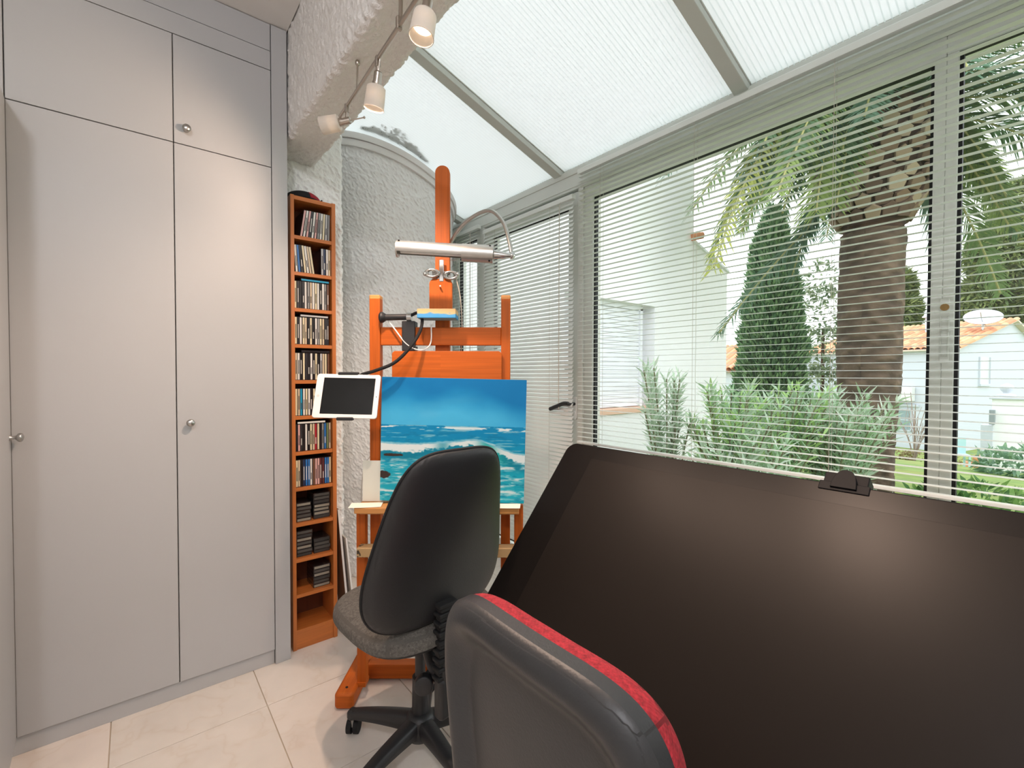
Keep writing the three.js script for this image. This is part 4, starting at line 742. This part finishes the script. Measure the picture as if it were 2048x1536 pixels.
  for (let i = 0; i < 34; i++) { const a = (i / 34) * Math.PI * 2 + rr(-0.1, 0.1), e = rr(0.0, 0.9), rx = Math.cos(a), rz = Math.sin(a); let L = rr(2.0, 2.7); if (rz < -0.5 && rx < 0.35) L = Math.min(L, 1.72 / -rz); frond(c0, [C.x + rx * L * 0.55 * (1.1 - 0.4 * e), C.y + 0.5 + 1.4 * e, C.z + rz * L * 0.55 * (1.1 - 0.4 * e)], [C.x + rx * L * (1 - 0.2 * e), C.y - 0.9 + 2.3 * e, C.z + rz * L * (1 - 0.2 * e)], rr(0.36, 0.46), fm[i % 4], 80); }
}
function treeCloud(name, label, category, base, trunkH, trunkR, blobs, leafL, leafW, mats, trunkCol, group) {
  const t = thing(name, label, category, base, 0, group);
  obj('trunk', [cyl(trunkR, trunkR * 0.55, [0, 0, 0], [0, trunkH, 0], 12)], std({ color: trunkCol, roughness: 1, map: T.bark }), t);
  const lists = mats.map(() => []);
  for (const [x, y, z, rx, ry, rz, n] of blobs) for (let i = 0; i < n; i++) { const d = randDir(), k = rr(0.55, 1) ** 0.5, p = V3(x + d.x * rx * k, y + d.y * ry * k, z + d.z * rz * k), e = randDir().addScaledVector(d, 0.9).normalize(); lists[i % mats.length].push({ p, d: e, s: sideOf(e), l: leafL * rr(0.6, 1.2), w: leafW }); }
  lists.forEach((l, i) => stuff(meshOf('foliage', leafMesh(l), mats[i], t)));
  return t;
}
{ // cypress
  seed = 4242;
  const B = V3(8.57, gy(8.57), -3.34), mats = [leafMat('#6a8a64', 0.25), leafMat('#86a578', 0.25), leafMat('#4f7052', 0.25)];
  const t = thing('cypress', 'dense dark green conical cypress between the white building and the palm', 'tree', B.toArray());
  obj('trunk', cyl(0.09, 0.05, [0, 0, 0], [0, 1.2, 0], 12), std({ color: '#5a4636', roughness: 1, map: T.bark }), t);
  const H = 4.30, rad = (y) => 0.54 * Math.max(0.02, sst(0, 0.5, y)) * Math.max(0.02, 1 - ((y) / (H)) ** 2.6) ** 0.62;
  const lump = (a, y) => 0.86 + 0.30 * vnoise((a / (Math.PI * 2)) * 9, y * 3.4, 437, 9) + 0.12 * vnoise((a / (Math.PI * 2)) * 22, y * 8, 439, 22) - 0.1;
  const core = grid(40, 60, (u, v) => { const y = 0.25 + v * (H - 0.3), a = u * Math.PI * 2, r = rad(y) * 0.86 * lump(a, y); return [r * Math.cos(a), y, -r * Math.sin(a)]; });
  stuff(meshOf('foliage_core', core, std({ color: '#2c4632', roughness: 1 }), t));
  const lists = [[], [], []];
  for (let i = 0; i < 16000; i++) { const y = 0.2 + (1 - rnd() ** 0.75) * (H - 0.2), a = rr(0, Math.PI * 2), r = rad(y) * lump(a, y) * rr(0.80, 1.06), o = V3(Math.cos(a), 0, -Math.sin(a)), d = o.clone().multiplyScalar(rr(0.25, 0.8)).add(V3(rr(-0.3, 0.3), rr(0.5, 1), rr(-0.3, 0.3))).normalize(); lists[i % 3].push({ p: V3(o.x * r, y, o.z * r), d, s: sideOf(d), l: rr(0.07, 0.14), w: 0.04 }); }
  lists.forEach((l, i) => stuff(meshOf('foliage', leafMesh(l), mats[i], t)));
}
{ // oleanders below the window
  seed = 9191;
  const mats = [leafMat('#bdd2ba'), leafMat('#d0decd'), leafMat('#a2c29a'), leafMat('#b9da92')], stemM = std({ color: '#7c7a5e', roughness: 0.9 });
  const shrub = (x, z, h, spread, n, lab, pal, lean = [0, 0]) => {
    const y0 = gy(x), t = thing('oleander_shrub', lab, 'shrub', [x, y0, z], 0, 'oleander shrubs outside the window');
    const stems = [], lists = [[], [], []];
    for (let i = 0; i < n; i++) {
      const a = rr(0, Math.PI * 2), q = Math.sqrt(rnd()) * spread, hh = h * rr(0.72, 1.04), ex = Math.cos(a) * q + lean[0], ez = Math.sin(a) * q + lean[1];
      const c = new THREE.QuadraticBezierCurve3(V3(ex * 0.15, 0, ez * 0.15), V3(ex * 0.45, hh * 0.6, ez * 0.45), V3(ex, hh, ez));
      stems.push(new THREE.TubeGeometry(c, 8, 0.006, 5));
      const nodes = Math.floor(hh / 0.05);
      for (let k = Math.floor(nodes * 0.3); k <= nodes; k++) { const u = k / nodes, p = c.getPoint(u), tn = c.getTangent(u), b = rr(0, 6.28); for (let w = 0; w < 3; w++) { const aa = b + w * 2.094, o = V3(Math.cos(aa), 0, Math.sin(aa)), d = o.multiplyScalar(rr(0.55, 1.0) * (1.15 - 0.5 * u)).addScaledVector(tn, rr(0.5, 0.95)).normalize(); lists[Math.floor(rnd() * 3)].push({ p, d, s: sideOf(d), l: rr(0.10, 0.165), w: 0.021, droop: rr(0, 0.3) }); } }
    }
    obj('stems', stems, stemM, t); lists.forEach((l, i) => stuff(meshOf('foliage', leafMesh(l), mats[pal[i]], t)));
  };
  shrub(3.30, -2.05, 1.38, 0.26, 15, 'airy oleander with upright sprays before the white building, leftmost shrub', [0, 1, 0]);
  shrub(3.62, -1.72, 1.22, 0.40, 30, 'bushy oleander, second shrub from the white building', [0, 2, 3]);
  shrub(4.15, -1.62, 1.20, 0.48, 42, 'broad oleander in front of the cypress', [2, 0, 3]);
  shrub(4.55, -1.28, 1.16, 0.45, 42, 'oleander at the left foot of the palm trunk', [1, 2, 0]);
  shrub(4.95, -1.24, 1.02, 0.26, 30, 'oleander directly before the palm trunk', [0, 1, 2]);
  shrub(3.30, -1.50, 0.88, 0.34, 34, 'low oleander nearest the glass below the big window', [1, 0, 2]);
  shrub(4.6, -0.72, 0.34, 0.26, 16, 'low oleander at the right of the palm, above the lawn edge', [2, 1, 0]);
}
{ // white house across the lawn: u runs along the front to the left, v along the gable
  const K = V3(27.57, -2.12, -3.28), turn = Math.atan2(-0.2016, 0.9795);             // local +x = gable direction, local -z = front direction
  const t = thing('white_house', 'white two storey house with orange tiled roof across the lawn', 'house', K.toArray(), turn);
  const EV = 4.62, RG = 6.15, dep = 11, rid = 6.3, wid = 6.4;
  const gable = new THREE.Shape(); gable.moveTo(0, 0); gable.lineTo(dep, 0); gable.lineTo(dep, EV); gable.lineTo(rid, RG - 0.06); gable.lineTo(0, EV); gable.closePath();
  obj('walls', extr(gable, wid, 0).translate(0, 0, -wid), outPlain, t);
  // roof slope facing the garden: rows of barrel tiles
  const sl = Math.atan2(RG - EV, rid), Ls = Math.hypot(RG - EV, rid) + 0.3, tg = [[], [], []], cols = Math.round((wid + 0.4) / 0.23);
  for (let c = 0; c < cols; c++) for (let r = 0; r < 14; r++) { const g = new THREE.CylinderGeometry(0.105, 0.125, 0.52, 7, 1, true, 0, Math.PI).rotateZ(Math.PI / 2).translate(-0.25 + (r + 0.5) * (Ls / 14), 0.02 + (r % 2) * 0.0, 0); g.rotateX(0); tg[Math.floor(hash(c, r, 77) * 3)].push(g.rotateZ(sl).translate(0, EV - 0.02, 0.18 - c * 0.23)); }
  ['#d79a72', '#c98a66', '#e0ab82'].forEach((c, i) => stuff(obj('roof_tiles', tg[i], std({ color: c, roughness: 0.9 }), t)));
  obj('roof_slab', [bl(-0.3, Ls - 0.3, -0.06, 0, -wid - 0.2, 0.25).rotateZ(sl).translate(0, EV, 0), bl(0, dep - rid + 0.4, -0.06, 0.02, -wid - 0.2, 0.25).rotateZ(-Math.atan2(RG - EV, dep - rid)).translate(rid, RG, 0)], std({ color: '#d9cbbd', roughness: 0.9 }), t);
  obj('chimney', [bl(3.9, 4.5, EV + 0.8, RG + 0.25, -2.5, -1.9), bl(3.8, 4.6, RG + 0.25, RG + 0.32, -2.6, -1.8), extr((() => { const s = new THREE.Shape(); s.moveTo(-0.4, 0); s.lineTo(0.4, 0); s.lineTo(0, 0.4); s.closePath(); return s; })(), 0.7, 0).translate(4.2, RG + 0.32, -2.55)], outPlain, t);
  const dark = phy({ color: '#8fa3ab', roughness: 0.1 }), fr = outPlain;
  const win = (u, y, w, h, cols_, mat) => { const f = obj('window', [bl(-0.05, 0.02, y, y + h, -u - w, -u - w + 0.06), bl(-0.05, 0.02, y, y + h, -u - 0.06, -u), bl(-0.05, 0.02, y, y + 0.06, -u - w, -u), bl(-0.05, 0.02, y + h - 0.06, y + h, -u - w, -u), ...(cols_ > 1 ? [bl(-0.045, 0.0, y, y + h, -u - w / 2 - 0.035, -u - w / 2 + 0.035), bl(-0.045, 0.0, y + h * 0.5 - 0.02, y + h * 0.5 + 0.02, -u - w, -u)] : [])], mat || fr, t); for (let k = 0; k < cols_; k++) obj('pane', bl(-0.03, -0.01, y + 0.05, y + h - 0.05, -u - w + (k * w) / cols_ + 0.02, -u - w + ((k + 1) * w) / cols_ - 0.02), dark, f); };
  win(2.55, 3.10, 0.85, 1.10, 1, std({ color: '#b28a6e', roughness: 0.8 })); win(1.45, 0.78, 1.25, 1.05, 2);
  obj('lintel', bl(-0.12, 0, 1.95, 2.04, -2.95, -1.2), outPlain, t);
  const ac = obj('air_conditioner', bl(-0.38, -0.02, 2.20, 2.85, -2.60, -1.35, 0.03), std({ color: '#dcdedd', roughness: 0.6 }), t);
  obj('fan_grille', [cyl(0.24, 0.24, [-0.39, 2.53, -2.22], [-0.40, 2.53, -2.22], 24), new THREE.TorusGeometry(0.24, 0.02, 6, 24).rotateY(Math.PI / 2).translate(-0.40, 2.53, -2.22)], std({ color: '#b9bdbd', roughness: 0.7 }), ac);
  // gable window
  const gw = obj('gable_window', [bl(2.5, 2.62, 3.0, 4.25, -0.02, 0.06), bl(3.7, 3.82, 3.0, 4.25, -0.02, 0.06), bl(2.5, 3.82, 2.9, 3.0, -0.02, 0.10)], outPlain, t); obj('pane', bl(2.6, 3.7, 3.0, 4.25, -0.02, 0.012), std({ color: '#c9d0d2', roughness: 0.5 }), gw);
}
{ // satellite dish standing behind the ridge
  const t = thing('satellite_dish', 'big white satellite dish above the orange tiled roof', 'dish', [30.9, 2.6, -2.75]);
  const g = lathe([[0, 0], [0.28, 0.02], [0.5, 0.075], [0.68, 0.15], [0.665, 0.165], [0.49, 0.09], [0.27, 0.035], [0, 0.015]], 40).rotateZ(0.62).rotateY(0.15).translate(0, 1.30, 0);
  obj('reflector', g, outPlain, t); obj('mast', cyl(0.05, 0.05, [0.15, -0.2, 0], [0.12, 1.25, 0], 10), M.steel, t);
  obj('feed_arm', tube([[0.15, 1.05, 0.08], [-0.3, 1.25, 0], [-0.5, 1.6, -0.03]], 0.02, 16, 6), M.steel, t);
}
{ // white garden wall nearer by
  const t = thing('garden_wall', 'white garden wall with ball finial at the right of the view', 'wall', [12.95, gy(12.95), -0.98]);
  const y = (v) => v - gy(12.95);
  obj('wall', bl(-0.25, 0.1, -0.3, y(0.80), 0.0, 3.5), outWhite, t); obj('coping', bl(-0.29, 0.14, y(0.80), y(0.84), -0.04, 3.5, 0.01), outPlain, t);
  obj('finial', lathe([[0, 0], [0.13, 0], [0.12, 0.05], [0.06, 0.07], [0.05, 0.09], [0.085, 0.13], [0.10, 0.18], [0.08, 0.23], [0, 0.27]], 20).translate(-0.08, y(0.84), 0.18), outPlain, t);
  obj('gate_post', bl(-0.32, 0.0, -0.3, y(0.30), -0.14, 0.02), outPlain, t);
  obj('mail_box', bl(-0.36, -0.26, y(0.32), y(0.60), -0.03, 0.05, 0.01), std({ color: '#8d979c', roughness: 0.5 }), t);
  const st = new THREE.Shape(); st.moveTo(0, 0); st.lineTo(1.3, 0); st.lineTo(1.3, y(-0.35)); st.lineTo(0, y(-0.05)); st.closePath();
  obj('ramp_wall', extr(st, 0.2, 0).rotateY(Math.PI / 2).translate(-0.75, -0.3, 1.4), outPlain, t);
}
{ // small things on the lawn
  const x = 19.4, t = thing('garden_chair', 'pale teal plastic garden chair on the lawn by the white house', 'chair', [x, gy(x), -2.18], 0.4);
  const m = std({ color: '#a9cbcf', roughness: 0.6 });
  obj('seat', bc(0.45, 0.04, 0.45, 0, 0.42, 0, 0.01), m, t); obj('backrest', bc(0.04, 0.5, 0.45, 0.22, 0.68, 0, 0.01), m, t);
  for (const [a, b] of [[-1, -1], [1, -1], [-1, 1], [1, 1]]) obj('leg', bc(0.045, 0.42, 0.045, a * 0.19, 0.21, b * 0.19, 0.005), m, t);
  const bx0 = 21.3; [[0, 0, 0, 1.0], [0.05, 0.22, 0.1, 0.8], [0.02, 0.44, 0.2, 0.45]].forEach(([dx, dy, dz, w], i) => tag(obj('brick_block', bc(0.4, 0.22, w, bx0 + dx, gy(bx0) + 0.11 + dy, -1.75 + dz, 0.01), terra), ['lowest and widest orange brick block on the lawn', 'middle orange brick block of the small pile', 'topmost orange brick block of the small pile'][i], 'brick', 'orange brick blocks on the lawn'));
  seed = 616; const bs = V3(20.9, gy(20.9), -3.45), sb = thing('bare_shrub', 'leafless shrub in front of the white house wall', 'shrub', bs.toArray()), tw = [];
  for (let i = 0; i < 16; i++) { const a = rr(0, 6.28), q = rr(0.3, 1.1), h = rr(1.2, 2.6); tw.push(tube([[0, 0, 0], [q * 0.3 * Math.cos(a), h * 0.5, q * 0.3 * Math.sin(a)], [q * Math.cos(a), h, q * Math.sin(a)]], rr(0.006, 0.013), 8, 5)); tw.push(tube([[q * 0.3 * Math.cos(a), h * 0.5, q * 0.3 * Math.sin(a)], [q * 0.6 * Math.cos(a + 0.9), h * 0.8, q * 0.6 * Math.sin(a + 0.9)]], 0.006, 6, 4)); }
  obj('branches', tw, std({ color: '#8b7b70', roughness: 1 }), sb);
  treeCloud('low_shrub', 'low brownish clipped shrub bed at the foot of the white house', 'shrub', [22.8, gy(22.8), -4.2], 0.2, 0.03, [[0, 0.15, 0.9, 0.4, 0.22, 0.9, 300], [0, 0.15, -0.4, 0.4, 0.22, 0.9, 300]], 0.16, 0.06, [leafMat('#8d7a5c'), leafMat('#9a8f66')], '#6b5a48');
  treeCloud('low_shrub', 'small green plants at the foot of the palm beside the lawn', 'shrub', [6.2, gy(6.2), -0.62], 0.2, 0.02, [[0, 0.12, 0, 0.5, 0.2, 0.45, 700]], 0.12, 0.04, [leafMat('#7da05a'), leafMat('#5d8350')], '#6b5a48');
  treeCloud('low_shrub', 'greyish green ground plants before the garden wall', 'shrub', [10.6, gy(10.6), -0.35], 0.2, 0.02, [[0, 0.15, 0, 0.5, 0.28, 0.7, 900]], 0.14, 0.05, [leafMat('#8fae8c'), leafMat('#7a9a80')], '#6b5a48');
}
{ // trees behind
  seed = 3131;
  const pine = [leafMat('#7d8c58', 0.25), leafMat('#667a50', 0.25), leafMat('#919d63', 0.25)], grey = [leafMat('#7f8f76', 0.3), leafMat('#66795c', 0.3), leafMat('#93a07e', 0.3)];
  const g36 = gy(45);
  treeCloud('pine_tree', 'big olive green pine behind the satellite dish', 'tree', [45, g36, -3.2], 9, 0.3, [[0, 8.6, -0.5, 2.2, 1.7, 1.6, 5200], [0, 11.4, 0.3, 2.4, 2.2, 2.0, 7200], [0, 8.4, 2.2, 2.2, 1.8, 1.9, 5200], [0, 14.2, 1.6, 2.4, 2.0, 2.2, 5200], [0, 7.0, -1.0, 1.8, 1.0, 1.4, 2600]], 0.62, 0.16, pine, '#6b4a36', 'trees behind the white house');
  treeCloud('pine_tree', 'olive green pine behind the house roof right of the palm trunk', 'tree', [46, g36, -8.7], 7, 0.3, [[0, 8.2, 0, 2.2, 1.7, 1.3, 6200], [0, 10.3, -0.2, 1.9, 1.3, 1.1, 4200], [0, 7.0, -0.6, 1.8, 1.0, 1.5, 2600]], 0.62, 0.16, pine, '#6b4a36', 'trees behind the white house');
  treeCloud('young_tree', 'slender grey-green tree between the cypress and the palm trunk', 'tree', [11.2, gy(11.2), -3.35], 2.6, 0.05, [[0, 2.95, 0, 0.45, 0.55, 0.42, 480], [0.0, 2.1, 0.0, 0.5, 0.55, 0.46, 620], [0, 1.4, -0.05, 0.4, 0.4, 0.36, 320], [0, 3.6, -0.05, 0.3, 0.45, 0.28, 200]], 0.13, 0.05, grey, '#6d5b49');
  treeCloud('dark_hedge', 'dark broadleaf tree behind the garden wall at the right edge', 'tree', [16.5, gy(16.5), 0.55], 1.8, 0.08, [[0, 3.2, 0.1, 0.7, 0.8, 0.75, 1600]], 0.18, 0.07, [leafMat('#4c5a44'), leafMat('#5d5560')], '#5a4a40');
  // tiled cottage glimpsed beside the cypress
  const c = thing('far_cottage', 'small distant cottage with orange roof glimpsed left of the cypress', 'house', [24, gy(24), -13.2]);
  obj('walls', bl(0, 5, 0, 3.7, -7, 2.9), outPlain, c); const rt = [[], []]; for (let k = 0; k < 44; k++) rt[k % 2].push(cyl(0.14, 0.14, [-0.4, 3.6, 3.0 - k * 0.255], [3.2, 5.0, 3.0 - k * 0.255], 8, true)); rt.forEach((r, i) => stuff(obj('roof_tiles', r, std({ color: ['#dba079', '#cb8d68'][i], roughness: 0.9 }), c)));
}
renderer.render(scene, camera);
